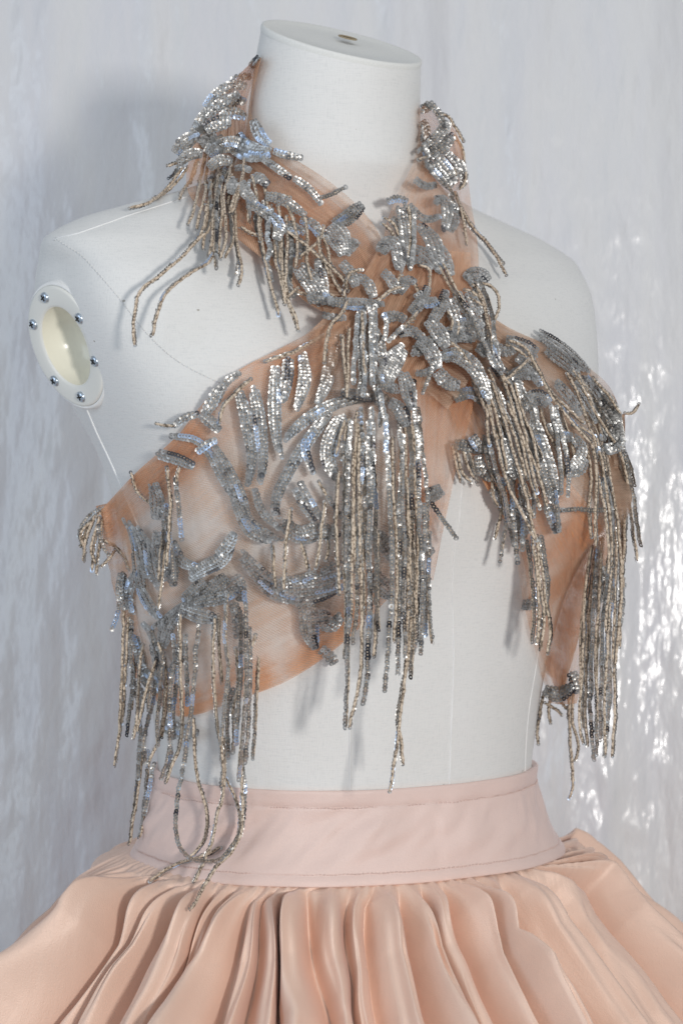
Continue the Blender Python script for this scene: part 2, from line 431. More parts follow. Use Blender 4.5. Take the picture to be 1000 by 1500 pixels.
for t0 in (.1825, .878):
    V, F = [], []
    for k in range(210):
        ph = rad(-110)+rad(220)*k/210
        pts = [band_pt(ph+d, t0+.004*math.sin(k), .012+h) for d, h in ((0, 0), (.005, .018), (.011, 0))]
        v, f = tube(pts, .00032, 4); F += [tuple(q+len(V) for q in g) for g in f]; V += list(v)
    spart('stitching', V, F, M_PTHREAD, band, kind='stuff')

PROF = np.array([(0, 0), (1.2, .7), (3, 2.4), (6, 5.4), (10, 9.6), (16, 16), (21, 22), (24, 32), (25.5, 41)])      # outward, down (cm)
PL = np.r_[0, np.cumsum(np.linalg.norm(np.diff(PROF, axis=0), axis=1))]
SMAX = PL[-1]
def prof(s): return np.interp(s, PL, PROF[:, 0]), np.interp(s, PL, PROF[:, 1])
_ps = np.linspace(0, SMAX, 200); _k = np.ones(15)/15
_po = np.array([prof(s) for s in _ps]); _pp = np.pad(_po, ((7, 7), (0, 0)), 'reflect', reflect_type='odd')
_po = np.stack([np.convolve(_pp[:, i], _k, 'valid') for i in range(2)], 1)
def prof(s): return np.interp(s, _ps, _po[:, 0]), np.interp(s, _ps, _po[:, 1])
_sa, _sf, _sb = (float(q) for q in sec(-5.2)[:3])
def skirt_base_np(phi, s):
    r, d = prof(s); g = .75
    c, sn = np.cos(phi), np.sin(phi)
    k = (.5+.5*np.cos(phi+.576))**1.5
    x, y = (_sa+g+r)*sn, -(np.where(c > 0, _sf, _sb)+g+r)*c
    z = -4.95+1.1*k*np.exp(-s/6)-d*(.93+.11*np.cos(phi+2.35))
    return np.stack([(x*cY-y*sY)*.01, (x*sY+y*cY)*.01, 1+z*.01], -1)
nph, ns = 1440, 320
_PH, _SS = np.meshgrid(np.arange(nph)*2*np.pi/nph-np.pi, np.linspace(0, SMAX, ns))
_B = skirt_base_np(_PH, _SS)
# picture coordinates of the smooth skirt, used to lay out its folds
_Q = (_B-np.array(CAM)) @ np.array(R_cam)
_U, _Vv = 500+FPX*_Q[..., 0]/-_Q[..., 2], 750-FPX*_Q[..., 1]/-_Q[..., 2]
def skirt_uv(px, py):
    d = (_U-px)**2+(_Vv-py)**2+np.where(_B[..., 1] > .12, 1e6, 0)*0+np.maximum(0, _Q[..., 2]+1.35)*0
    d = d+np.where(-_Q[..., 2] > CAM_D+.06, 1e5, 0)
    i, j = np.unravel_index(np.argmin(d), d.shape)
    return _PH[i, j], _SS[i, j]
VALLEYS = [
 [(150, 1312), (92, 1362), (10, 1420)],
 [(262, 1256), (218, 1292), (162, 1390), (88, 1492)],
 [(292, 1268), (256, 1302), (224, 1345), (172, 1420), (112, 1499)],
 [(322, 1276), (300, 1330), (272, 1388), (228, 1496)],
 [(352, 1280), (332, 1312), (304, 1372), (268, 1430), (245, 1498)],
 [(386, 1284), (360, 1330), (338, 1400), (318, 1497)],
 [(410, 1286), (378, 1325), (368, 1385), (347, 1496)],
 [(440, 1288), (406, 1314), (402, 1400), (400, 1498)],
 [(472, 1290), (443, 1308), (455, 1390), (486, 1497)],
 [(508, 1292), (502, 1340), (512, 1420), (520, 1498)],
 [(546, 1292), (528, 1325), (534, 1405), (550, 1498)],
 [(576, 1292), (583, 1345), (600, 1420), (616, 1498)],
 [(606, 1292), (624, 1362), (642, 1410), (674, 1498)],
 [(636, 1291), (656, 1350), (688, 1420), (716, 1498)],
 [(664, 1289), (682, 1340), (712, 1420), (748, 1498)],
 [(690, 1285), (704, 1330), (726, 1400), (800, 1498)],
 [(720, 1281), (740, 1320), (800, 1400), (872, 1498)],
 [(750, 1276), (806, 1310), (866, 1390), (932, 1496)],
 [(782, 1268), (868, 1290), (918, 1348), (996, 1428)],
]
vf = []
for v in VALLEYS:
    uv = [skirt_uv(*p) for p in v]; uv = sorted([u for u in uv if u], key=lambda u: u[1]); uv = np.array(uv)
    vf.append(uv)
SG = np.linspace(-.02, 1, 190).clip(0)**1.25*SMAX
lines = []

for uv in vf: lines.append(np.interp(SG, uv[:, 1], uv[:, 0]))
lines = sorted(lines, key=lambda l: l[60])
# split the widest traced folds once more
more_ = []
for A_, B_ in zip(lines[:-1], lines[1:]):
    more_.append(A_)
    g_ = (B_-A_)[60]
    nsp = 2 if g_ > .22 else 1
    for q_ in range(1, nsp):
        f_ = q_/nsp+.09*math.sin(7.3*len(more_)); more_.append(A_+(B_-A_)*(f_+.07*np.sin(SG*.25+len(more_))))
lines = more_+[lines[-1]]
# further folds round the sides and back
r_ = np.random.default_rng(3)
a0, a1 = lines[-1], lines[0]+2*math.pi
nback = 40
for k in range(1, nback):
    lines.append(a0+(a1-a0)*(k/nback+r_.uniform(-.012, .012)))
L_ = np.array(lines)
L_ = np.maximum.accumulate(L_, axis=0)+np.arange(len(L_))[:, None]*.0015
L_ = np.vstack([L_, L_[:1]+2*math.pi])      # closed
nl = len(L_)-1
asym = r_.uniform(.72, 1.35, nl); tall = r_.uniform(.8, 1.25, nl)
per = 26
NPH = nl*per
u = np.arange(per)/per
PHI = (L_[:-1].T[:, :, None]+np.diff(L_, axis=0).T[:, :, None]*u).reshape(len(SG), NPH)
GAP = np.repeat(np.diff(L_, axis=0).T, per, axis=1)
Uu = np.tile(u, nl)[None]; AS = np.repeat(asym, per)[None]; TL = np.repeat(tall, per)[None]
Sg = SG[:, None]; Rr = 13+prof(SG)[0][:, None]; Wd = GAP*Rr
US = Uu**AS
s01 = lambda t: np.clip(t, 0, 1)**2*(3-2*np.clip(t, 0, 1))
grow = s01(Sg/3.6)
# every fold has its own uneven cross-section, which changes on the way down
nctl, nkey = 9, 4
uc = np.linspace(0, 1, nctl)
CT = np.sin(np.pi*uc)[None, None]**r_.uniform(.75, 1.15, (nl, 1, 1))*(1+r_.normal(0, .12, (nl, nkey, nctl)))
CT = np.repeat(CT[:, :1]*.0, nkey, 1)+CT; CT[:, :, 0] = 0; CT[:, :, -1] = 0
CT *= r_.lognormal(0, .16, (nl, nkey, 1))*r_.lognormal(0, .30, (nl, 1, 1))
CTp = np.concatenate([-CT[:, :, 1:2]*.2, CT, -CT[:, :, -2:-1]*.2], 2)
Mw = np.zeros((per, nctl+2))
for q_ in range(per):
    x = q_/per*(nctl-1); i_ = int(x); t_ = x-i_
    for o_, w_ in zip(range(4), (-.5*t_+t_**2-.5*t_**3, 1-2.5*t_**2+1.5*t_**3, .5*t_+2*t_**2-1.5*t_**3, -.5*t_**2+.5*t_**3)): Mw[q_, i_+o_] += w_
PRk = np.einsum('qc,lkc->klq', Mw, CTp).reshape(nkey, NPH)
sk_ = np.array([1.0, 5.0, 12.0, 26.0])
PR = np.zeros((len(SG), NPH))
for i_, s_ in enumerate(SG):
    j_ = int(np.clip(np.searchsorted(sk_, s_)-1, 0, nkey-2)); t_ = float(smooth01((s_-sk_[j_])/(sk_[j_+1]-sk_[j_]))); PR[i_] = PRk[j_]*(1-t_)+PRk[j_+1]*t_
SI = np.sin(np.pi*US)
H = (PR-.5)*np.minimum(3.2, 1.9*Wd*TL)*(.45+.55*np.exp(-(np.maximum(0, np.abs(PHI+.45)-1.25)/.35)**2))*grow+.45*np.sin(np.pi*np.minimum(1, Sg/5))*SI*np.minimum(1, Wd)
LEAN = np.repeat(r_.uniform(-.45, .45, nl), per)[None]*SI*np.minimum(2.6, .9*Wd)*grow
def fbm2(A, B, seed, n=10):
    r = np.random.default_rng(seed); out = 0
    for k in range(n):
        fa, fb = r.normal(0, 1, 2); out = out+np.sin(A*fa+B*fb+r.uniform(0, 6.28))
    return out/math.sqrt(n)
H = H+.10*grow*fbm2(PHI*9, Sg*.10, 1)+.16*s01(Sg/9)*fbm2(PHI*4, Sg*.12, 2)
H = H+.06*np.exp(-Sg/2.2)*np.sin(PHI*115+2*np.sin(PHI*17))
Pp = skirt_base_np(PHI, Sg+0*PHI)
Dp = skirt_base_np(PHI+.01, Sg+0*PHI)-Pp; Ds = skirt_base_np(PHI, Sg+.15+0*PHI)-Pp
Nn = np.cross(Ds, Dp); Nn /= np.linalg.norm(Nn, axis=2)[..., None]+1e-12
Nn *= np.where((Nn*(Pp-np.array([0, 0, .5]))).sum(2) < 0, -1, 1)[..., None]
LEAN = LEAN+grow*(.14*fbm2(PHI*7, Sg*.30, 5)+.06*fbm2(PHI*20, Sg*.8, 6))
H = H+.10*grow*fbm2(PHI*11, Sg*.30, 9)
Dt = Dp/(np.linalg.norm(Dp, axis=2)[..., None]+1e-12)
V = Pp+Nn*(H*.01)[..., None]+Dt*(LEAN*.01)[..., None]
for i_ in range(3): V[i_] = Pp[i_]*np.array([.90, .90, 1])+np.array([0, 0, .012-.004*i_])
V = V.reshape(-1, 3)
ii, jj = np.meshgrid(np.arange(len(SG)-1), np.arange(NPH), indexing='ij')
F = np.stack([ii*NPH+jj, ii*NPH+(jj+1) % NPH, (ii+1)*NPH+(jj+1) % NPH, (ii+1)*NPH+jj], -1).reshape(-1, 4)
skirt_panel = spart('gathered_panel', V, F, M_SATIN)
_uv = skirt_panel.data.uv_layers.new(name='UVMap'); _vi = np.zeros(len(skirt_panel.data.loops), int); skirt_panel.data.loops.foreach_get('vertex_index', _vi)
_uv.data.foreach_set('uv', np.stack([(PHI*.22).ravel(), np.repeat(SG*.01, NPH)], 1)[_vi].ravel())

# ------------------------------------------------------------------ halter top: materials
def mat_tulle(name, col, fine):
    m, nt, b = new_mat(name); L = nt.links
    out = nt.nodes['Material Output']; nt.nodes.remove(b)
    at = N(nt, 'ShaderNodeAttribute', attribute_name='dens')
    uv = N(nt, 'ShaderNodeUVMap')
    sep = N(nt, 'ShaderNodeSeparateXYZ'); L.new(uv.outputs[0], sep.inputs[0])
    def osc(sock, k, ph=0.):
        a = N(nt, 'ShaderNodeMath', operation='MULTIPLY'); a.inputs[1].default_value = k; L.new(sock, a.inputs[0])
        s = N(nt, 'ShaderNodeMath', operation='SINE'); L.new(a.outputs[0], s.inputs[0]); return s.outputs[0]
    # hexagonal net: product of two thread directions
    s1, s2 = osc(sep.outputs[0], 2*math.pi/fine), osc(sep.outputs[1], 2*math.pi/fine)
    pr = N(nt, 'ShaderNodeMath', operation='MULTIPLY'); L.new(s1, pr.inputs[0]); L.new(s2, pr.inputs[1])
    net = N(nt, 'ShaderNodeMapRange'); net.inputs[1].default_value = -.6; net.inputs[2].default_value = .6; net.inputs[3].default_value = .62; net.inputs[4].default_value = 1.30; L.new(pr.outputs[0], net.inputs[0])
    # gathers: streaks of denser cloth running along the band
    mp = N(nt, 'ShaderNodeMapping'); mp.inputs['Scale'].default_value = (14, 190, 1); L.new(uv.outputs[0], mp.inputs[0])
    ns = N(nt, 'ShaderNodeTexNoise', Scale=1.0, Detail=4.0, Roughness=.6); L.new(mp.outputs[0], ns.inputs[0])
    gr = N(nt, 'ShaderNodeMapRange'); gr.inputs[1].default_value = .3; gr.inputs[2].default_value = .7; gr.inputs[3].default_value = .62; gr.inputs[4].default_value = 1.38; L.new(ns.outputs[0], gr.inputs[0])
    mt = N(nt, 'ShaderNodeTexNoise', Scale=26.0, Detail=3.0, Roughness=.55, Distortion=.8); tc = N(nt, 'ShaderNodeTexCoord'); L.new(tc.outputs['Object'], mt.inputs[0])
    mr = N(nt, 'ShaderNodeMapRange'); mr.inputs[1].default_value = .36; mr.inputs[2].default_value = .64; mr.inputs[3].default_value = .40; mr.inputs[4].default_value = 1.30; L.new(mt.outputs[0], mr.inputs[0])
    m0 = N(nt, 'ShaderNodeMath', operation='MULTIPLY'); L.new(gr.outputs[0], m0.inputs[0]); L.new(mr.outputs[0], m0.inputs[1]); gr = m0
    m1 = N(nt, 'ShaderNodeMath', operation='MULTIPLY'); L.new(net.outputs[0], m1.inputs[0]); L.new(gr.outputs[0], m1.inputs[1])
    al = N(nt, 'ShaderNodeMath', operation='MULTIPLY'); al.use_clamp = True; L.new(m1.outputs[0], al.inputs[0]); L.new(at.outputs['Fac'], al.inputs[1])
    tr = N(nt, 'ShaderNodeBsdfTransparent')
    df = N(nt, 'ShaderNodeBsdfDiffuse', Color=(*col, 1)); tl = N(nt, 'ShaderNodeBsdfTranslucent', Color=(*col, 1))
    mx0 = N(nt, 'ShaderNodeMixShader'); mx0.inputs[0].default_value = .38; L.new(df.outputs[0], mx0.inputs[1]); L.new(tl.outputs[0], mx0.inputs[2])
    gl = N(nt, 'ShaderNodeBsdfGlossy', Roughness=.45); gl.inputs[0].default_value = (.9, .8, .7, 1)
    mx1 = N(nt, 'ShaderNodeMixShader'); mx1.inputs[0].default_value = .05; L.new(mx0.outputs[0], mx1.inputs[1]); L.new(gl.outputs[0], mx1.inputs[2])
    mx = N(nt, 'ShaderNodeMixShader'); L.new(al.outputs[0], mx.inputs[0]); L.new(tr.outputs[0], mx.inputs[1]); L.new(mx1.outputs[0], mx.inputs[2])
    L.new(mx.outputs[0], out.inputs[0])
    return m
M_TULLE = mat_tulle('nude_tulle', (.84, .545, .37), .0019)
M_TULLE2 = mat_tulle('orange_tulle_lining', (.84, .43, .22), .0019)
M_TULLE3 = mat_tulle('taupe_tulle', (.58, .42, .31), .0021)
def mat_sequin():
    m, nt, b = new_mat('silver_sequin'); L = nt.links
    at = N(nt, 'ShaderNodeAttribute', attribute_name='tint')
    r = ramp(nt, at.outputs['Fac'], [(0.0, (.05, .05, .06)), (.10, (.13, .13, .14)), (.25, (.32, .315, .305)), (.6, (.46, .455, .445)), (.86, (.62, .62, .61)), (.90, (.40, .50, .66)), (1.0, (.66, .76, .92))])  # blue end of the ramp is reflected light painted into the colour
    L.new(r.outputs[0], b.inputs['Base Color'])
    b.inputs['Metallic'].default_value = .72; b.inputs['Roughness'].default_value = .36
    return m
def mat_thread():
    m, nt, b = new_mat('beige_braid'); L = nt.links
    tc = N(nt, 'ShaderNodeTexCoord'); n = N(nt, 'ShaderNodeTexNoise', Scale=700.0, Detail=2.0); L.new(tc.outputs['Object'], n.inputs[0])
    r = ramp(nt, n.outputs[0], [(.36, (.12, .085, .055)), (.47, (.46, .36, .265)), (.64, (.72, .60, .47))]); L.new(r.outputs[0], b.inputs['Base Color'])
    b.inputs['Roughness'].default_value = .6
    b.inputs['Sheen Weight'].default_value = .2
    return m
M_SEQ, M_THREAD = mat_sequin(), mat_thread()

top = empty('halter_top', (0, 0, 1.0), 'sheer nude tulle halter top crossed at the chest, with silver sequin leaves and long fringe', 'halter top')
TL = np.array(top.location)

# ------------------------------------------------------------------ tulle panels
def panel(edges, nu, nv, off, fold, freq, mat, dens, seed, name='tulle_panel', smooth_it=5, wrap0=0, wrap1=0):
    """edges: polylines from the first to the last edge of the band (picture points); the sheet is laid on the form"""
    E = [catmull(e, nu) for e in edges]
    G = np.zeros((nu, nv, 2))
    for i in range(nu):
        G[i] = catmull([e[i] for e in E], nv)
    r = np.random.default_rng(seed)
    T = np.zeros((nu, nv)); HT = np.full((nu, nv), 9.0)
    for i in range(nu):
        for j in range(nv):
            P, n, t, h = hit(*G[i, j]); T[i, j] = t
            if h: HT[i, j] = t
    T -= off
    for k in range(smooth_it):
        Q = np.pad(T, 1, 'edge'); T = (Q[1:-1, 1:-1]*2+Q[:-2, 1:-1]+Q[2:, 1:-1]+Q[1:-1, :-2]+Q[1:-1, 2:])/6
    u = np.linspace(0, 1, nu)[:, None]; v = np.linspace(0, 1, nv)[None]
    vv = v+.05*fbm2(u*5+0*v, v*3+0*u, seed+1)
    Fo = np.zeros((nu, nv))
    for k in range(3):
        f = freq*(1, 1.7, 2.9)[k]
        Fo += (np.abs(np.sin(np.pi*f*(vv+.04*fbm2(u*7+0*v, v*2, seed+2+k))+r.uniform(0, 3)))-.5)*(1, .6, .35)[k]
    amp = fold(u, v) if callable(fold) else fold
    T = T-amp*Fo
    T = np.minimum(T, HT-.0012)
    P = np.zeros((nu, nv, 3))
    for i in range(nu):
        for j in range(nv):
            P[i, j] = CAM+ray(*G[i, j])*T[i, j]
    D = np.broadcast_to(dens(u, v), (nu, nv)) if callable(dens) else np.full((nu, nv), dens)
    # carry the band on round the side of the form
    def around(row, direction, steps):
        out = []
        base = []
        for p in row:
            x, y, z = p[0]*100+lean((p[2]-1)*100), p[1]*100, (p[2]-1)*100
            lx, ly = x*cY+y*sY, -x*sY+y*cY
            base.append((math.atan2(lx/14., -ly/11.), z))
        for k in range(1, steps+1):
            q = []
            for (ph, z), p in zip(base, row):
                z2 = z+(19-z)*.02*k if abs(z) < 32 else z
                bp = body_point(ph+direction*.13*k, min(z2, 33)); b0 = body_point(ph, min(z, 33))
                d = np.array(p)-np.array(b0); q.append(np.array(bp)+d*max(0, 1-k/3)+np.array((bp.x, bp.y, 0))*.05)
            out.append(q)
        return np.array(out)
    if wrap1:
        P = np.concatenate([P, around(P[-1], wrap1, 12)]); D = np.concatenate([D, np.repeat(D[-1:], 12, 0)])
    if wrap0:
        P = np.concatenate([around(P[0], wrap0, 12)[::-1], P]); D = np.concatenate([np.repeat(D[:1], 12, 0), D])
    nu = len(P)
    Lu = np.r_[0, np.cumsum(np.linalg.norm(np.diff(P[:, nv//2], axis=0), axis=1))]
    wv = np.max(np.linalg.norm(np.diff(P, axis=1), axis=2).sum(1))
    idx = np.arange(nu*nv).reshape(nu, nv)
    F = np.stack([idx[:-1, :-1], idx[:-1, 1:], idx[1:, 1:], idx[1:, :-1]], -1).reshape(-1, 4)
    me = mesh(name, P.reshape(-1, 3)-TL, F)
    uvl = me.uv_layers.new(name='UVMap')
    vi = np.zeros(len(me.loops), int); me.loops.foreach_get('vertex_index', vi)
    UVv = np.stack([np.repeat(Lu, nv), np.tile(np.linspace(0, wv, nv), nu)], 1)
    uvl.data.foreach_set('uv', UVv[vi].ravel())
    a = me.attributes.new('dens', 'FLOAT', 'POINT'); a.data.foreach_set('value', np.ascontiguousarray(D, dtype=float).ravel())
    return link(name, me, mat, top)

s01 = lambda t: np.clip(t, 0, 1)**2*(3-2*np.clip(t, 0, 1))
# right-breast band (left in the picture): one sheer layer over the cup, doubled along its upper edge and its hem
B_TOP = [(150, 745), (200, 692), (258, 640), (298, 590), (345, 545), (420, 505), (500, 462), (560, 425)]
B_MID = [(178, 880), (220, 855), (290, 800), (360, 750), (430, 700), (500, 640), (560, 590), (600, 540)]
B_BOT = [(206, 1000), (250, 1046), (292, 1046), (345, 1026), (420, 998), (495, 948), (565, 880), (628, 800)]
panel([B_TOP, B_MID, B_BOT], 110, 90, .005, .0022, 8, M_TULLE, lambda u, v: .36+.34*s01((.16-v)/.16)+.22*s01((.22-u)/.2)+.10*s01((v-.9)/.1)+.25*s01((u-.85)/.15), 21, wrap0=-1)
def mixl(a, b, t): 
    n = 24; A, B = catmull(a, n), catmull(b, n); return [tuple(p) for p in A*(1-t)+B*t]
panel([B_TOP, mixl(B_TOP, B_MID, .22), mixl(B_TOP, B_MID, .5)], 110, 50, .0075, .0032, 9, M_TULLE2, lambda u, v: (.48*s01((1-v)/.5)+0*u)*(.55+.45*s01((u-.1)/.3)*s01((1.1-u)/.4))*(.7+.5*s01((.35-u)/.2)), 22, wrap0=-1)
panel([mixl(B_MID, B_BOT, .62), mixl(B_MID, B_BOT, .82), B_BOT], 110, 40, .0065, .0012, 4, M_TULLE2, lambda u, v: (.05+.50*s01((v-.35)/.35)*s01((1.02-v)/.06)+0*u)*s01((.86-u)/.25), 23, wrap0=-1)
# gathered inner end of that band hanging between the cups
panel([[(585, 470), (592, 560), (604, 680), (616, 800), (622, 850)], [(640, 480), (640, 570), (636, 680), (632, 780), (628, 850)], [(698, 500), (694, 585), (672, 672), (652, 762), (634, 850)]],
      80, 40, .011, lambda u, v: .0035*(1-.4*u)+0*v, 5, M_TULLE2, lambda u, v: .34+.40*s01((.4-u)/.3)+.12*s01((v-.8)/.2), 24)
panel([[(590, 480), (596, 560), (606, 680), (618, 790)], [(694, 500), (692, 590), (670, 672), (648, 780)]], 70, 40, .015, .003, 6, M_TULLE, .30, 25)
# left-breast band (right in the picture)
A_TOP = [(560, 430), (620, 425), (690, 446), (745, 480), (802, 506), (852, 532), (890, 564), (910, 606)]
A_MID = [(600, 500), (640, 510), (706, 572), (766, 640), (820, 712), (866, 770), (882, 800)]
A_BOT = [(640, 560), (662, 610), (694, 680), (728, 745), (764, 815), (782, 930), (818, 1020)]
panel([A_TOP, A_MID, A_BOT], 100, 90, .006, .0026, 8, M_TULLE, lambda u, v: .42+.22*s01((.3-v)/.3)+.2*s01((.35-u)/.3)+.10*s01((u-.8)/.2), 31, wrap1=1)
panel([A_TOP, mixl(A_TOP, A_MID, .5), A_MID], 100, 60, .009, .003, 7, M_TULLE3, lambda u, v: .62*s01((1.05-v)/.5)+0*u, 32, wrap1=1)
panel([mixl(A_TOP, A_MID, .9), mixl(A_MID, A_BOT, .5), A_BOT], 100, 60, .009, .003, 5, M_TULLE2, lambda u, v: (.18+.42*s01((np.sin(9*u+4*v)+.2)/.8))+0*u, 33, wrap1=1)
panel([[(752, 770), (762, 860), (785, 960), (804, 1030)], [(800, 770), (815, 860), (822, 950), (824, 1032)], [(888, 750), (890, 850), (872, 945), (844, 1030)]], 60, 40, .010, .004, 4, M_TULLE, lambda u, v: .40+.2*s01((u-.7)/.3)+0*v, 34)
# straps round the neck
N1_IN = [(383, 84), (374, 122), (368, 165), (384, 205), (430, 232), (485, 268), (530, 308), (558, 350), (572, 410)]
N1_MD = [(376, 88), (352, 125), (335, 180), (340, 235), (372, 268), (420, 312), (470, 360), (515, 400), (545, 440)]
N1_OUT = [(370, 90), (334, 126), (304, 175), (282, 215), (276, 282), (330, 335), (400, 392), (445, 440), (500, 470)]
panel([N1_IN, N1_MD, N1_OUT], 100, 60, .014, .0035, 6, M_TULLE, lambda u, v: .50+.2*s01((u-.6)/.3)+0*v, 41)
panel([mixl(N1_IN, N1_MD, .25), N1_MD, N1_OUT], 100, 50, .008, .003, 5, M_TULLE2, lambda u, v: .50+0*u+0*v, 42)
panel([N1_IN, mixl(N1_IN, N1_MD, .6), mixl(N1_MD, N1_OUT, .3)], 90, 50, .019, .003, 6, M_TULLE3, lambda u, v: .52*s01((u-.12)/.1)*s01((.62-u)/.2)+.12+0*v, 43)
N2_IN = [(613, 160), (612, 205), (602, 245), (580, 288), (564, 335), (556, 385), (520, 450)]
N2_MD = [(617, 157), (640, 205), (648, 262), (640, 310), (625, 360), (605, 420), (570, 480)]
N2_OUT = [(621, 154), (664, 188), (680, 235), (690, 300), (700, 370), (694, 430), (650, 500)]
panel([N2_IN, N2_MD, N2_OUT], 90, 60, .014, .0035, 6, M_TULLE, lambda u, v: .46+.25*s01((u-.5)/.3)+0*v, 51)
panel([mixl(N2_IN, N2_MD, .3), N2_MD, N2_OUT], 90, 50, .008, .003, 5, M_TULLE2, lambda u, v: .40+.45*s01((u-.5)/.3)+0*v, 52)
# the crossing itself: both bands gathered over each other
panel([[(455, 400), (520, 400), (600, 430), (690, 452)], [(470, 440), (540, 450), (620, 500), (690, 545)], [(480, 478), (550, 510), (610, 560), (655, 600)]], 80, 60, .020, .005, 6, M_TULLE3, .80, 61)
panel([[(556, 360), (520, 420), (470, 470), (430, 505)], [(625, 365), (590, 450), (540, 520), (480, 560)], [(690, 370), (680, 450), (630, 540), (600, 600)]], 80, 60, .026, .005, 6, M_TULLE, lambda u, v: .78*s01((1.05-u)/.35)+0*v, 62)

# ------------------------------------------------------------------ sequins and braids
SQ_N = 8
_a = np.linspace(0, 2*np.pi, SQ_N, endpoint=False)
SQ_T = np.concatenate([np.stack([np.cos(_a), np.sin(_a), 0*_a], 1), np.stack([.34*np.cos(_a), .34*np.sin(_a), 0*_a-.13], 1)])
SQ_F = np.array([(j, (j+1) % SQ_N, SQ_N+(j+1) % SQ_N, SQ_N+j) for j in range(SQ_N)])
def unit(A): return A/(np.linalg.norm(A, axis=-1, keepdims=True)+1e-12)
def sequins(C, nrm, tan, R, tilt, rnd):
    """cupped rings at C, facing nrm, overlapping along tan"""
    n = len(C)
    nn = unit(nrm*math.cos(tilt)+tan*math.sin(tilt)+rng.normal(0, rnd, (n, 3)))
    e1 = unit(np.cross(nn, tan)); e2 = np.cross(nn, e1)
    Rr = R*rng.uniform(.9, 1.1, n)
    V = C[:, None]+Rr[:, None, None]*(SQ_T[None, :, :1]*e1[:, None]+SQ_T[None, :, 1:2]*e2[:, None]+SQ_T[None, :, 2:]*nn[:, None])
    F = (SQ_F[None]+(np.arange(n)*2*SQ_N)[:, None, None])
    return V.reshape(-1, 3), F.reshape(-1, 4)
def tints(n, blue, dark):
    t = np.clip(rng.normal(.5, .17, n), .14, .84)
    # bluish reflections painted in as blue runs; these and dark runs span several sequins
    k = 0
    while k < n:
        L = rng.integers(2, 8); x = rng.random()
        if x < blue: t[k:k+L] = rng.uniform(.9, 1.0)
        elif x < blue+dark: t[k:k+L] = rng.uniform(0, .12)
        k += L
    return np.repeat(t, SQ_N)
def resample(P, step):
    d = np.r_[0, np.cumsum(np.linalg.norm(np.diff(P, axis=0), axis=1))]
    n = max(3, int(d[-1]/step)+1); s = np.linspace(0, d[-1], n)
    return np.stack([np.interp(s, d, P[:, k]) for k in range(3)], 1)
def join(parts):
    """[(V, F, material index, tint per face)] -> mesh arrays"""
    Vs, Fs, Ms, Ts, o = [], [], [], [], 0
    for V, F, m, t in parts:
        Vs.append(np.asarray(V)); Fs += [tuple(q+o for q in f) for f in (F.tolist() if isinstance(F, np.ndarray) else F)]; Ms += [m]*len(F); Ts += list(np.broadcast_to(t, len(F))); o += len(V)
    return np.vstack(Vs), Fs, Ms, Ts
def seq_object(name, parts):
    V, F, Ms, Ts = join(parts)
    me = mesh(name, V-TL, F)
    me.materials.append(M_THREAD); me.materials.append(M_SEQ)
    me.polygons.foreach_set('material_index', Ms)
    a = me.attributes.new('tint', 'FLOAT', 'FACE'); a.data.foreach_set('value', np.asarray(Ts, float))
    sm = [m == 0 for m in Ms]
    o = link(name, me, None, top, smooth=False); me.polygons.foreach_set('use_smooth', sm)
    return o
_camn = np.array(CAM)
def braid(P, r):
    n = len(P); k = np.arange(n)
    rr = r*(1+.10*np.sin(k*2.1))*np.clip(np.minimum(k+1.2, n-k+.2)/2.5, .3, 1)
    V, F = tube(P, rr, 6)
    return V, F
def strand_path(pts, off, hang, slack=.10):
    px = np.array(pts, float); L = np.linalg.norm(np.diff(px, axis=0), axis=1).sum()
    g = catmull(px, max(4, int(L/4)))
    ts, prev = [], None
    for (x, y) in g:
        P, n, t, h = hit(x, y)
        if y > 1125:      # the skirt and its band carry what hangs that low
            b = SKBVH.ray_cast(CAM, ray(x, y))
            if b[0] is not None and b[3] < (t if h else 9): t, h = b[3]+.008, True
        tt = t-off if h else (t-off*.5)
        if hang and prev is not None:
            lim = prev+slack*.0017
            tt = min(tt, lim) if h else prev
        ts.append(tt); prev = tt
    ts = np.array(ts)
    if len(ts) > 6:
        q = np.pad(ts, 3, 'edge'); ts = np.minimum(np.convolve(q, np.ones(7)/7, 'valid'), ts+.003)
    return np.array([_camn+np.array(ray(x, y))*t for (x, y), t in zip(g, ts)])
def strand(pts, kind='s', off=.012, hang=True, R=.00155, blue=.07, dark=.05):
    """a hanging braid with sequins sewn on one face: s = sequins show, b = the bare back shows, m = it twists"""
    P = resample(strand_path(pts, off, hang), .00178)
    n = len(P); w = np.cumsum(rng.normal(0, .00015, (n, 3)), axis=0); w -= np.linspace(0, 1, n)[:, None]*w[-1]
    P = P+w
    T = unit(np.gradient(P, axis=0))
    to = unit(_camn-P); A = unit(to-(to*T).sum(1)[:, None]*T); B = np.cross(T, A)
    base = {'s': 0., 'b': math.pi, 'm': rng.choice([.6, 2.2, 3.6])}[kind]
    th = base+rng.normal(0, .25)+(np.cumsum(rng.normal(0, .16 if kind == 'm' else .07, n)))
    if kind != 'm': th = base+np.clip(th-base, -.9, .9)
    Fd = np.cos(th)[:, None]*A+np.sin(th)[:, None]*B
    parts = []
    V, F = braid(P, .0008 if kind == 's' else .00088); parts.append((V, F, 0, .5))
    V, F = sequins(P+Fd*.0011, Fd, T, R*(1 if kind == 's' else .82), .30, .12); parts.append((V, F, 1, tints(n, blue, dark)))
    return seq_object('fringe_strand', parts)
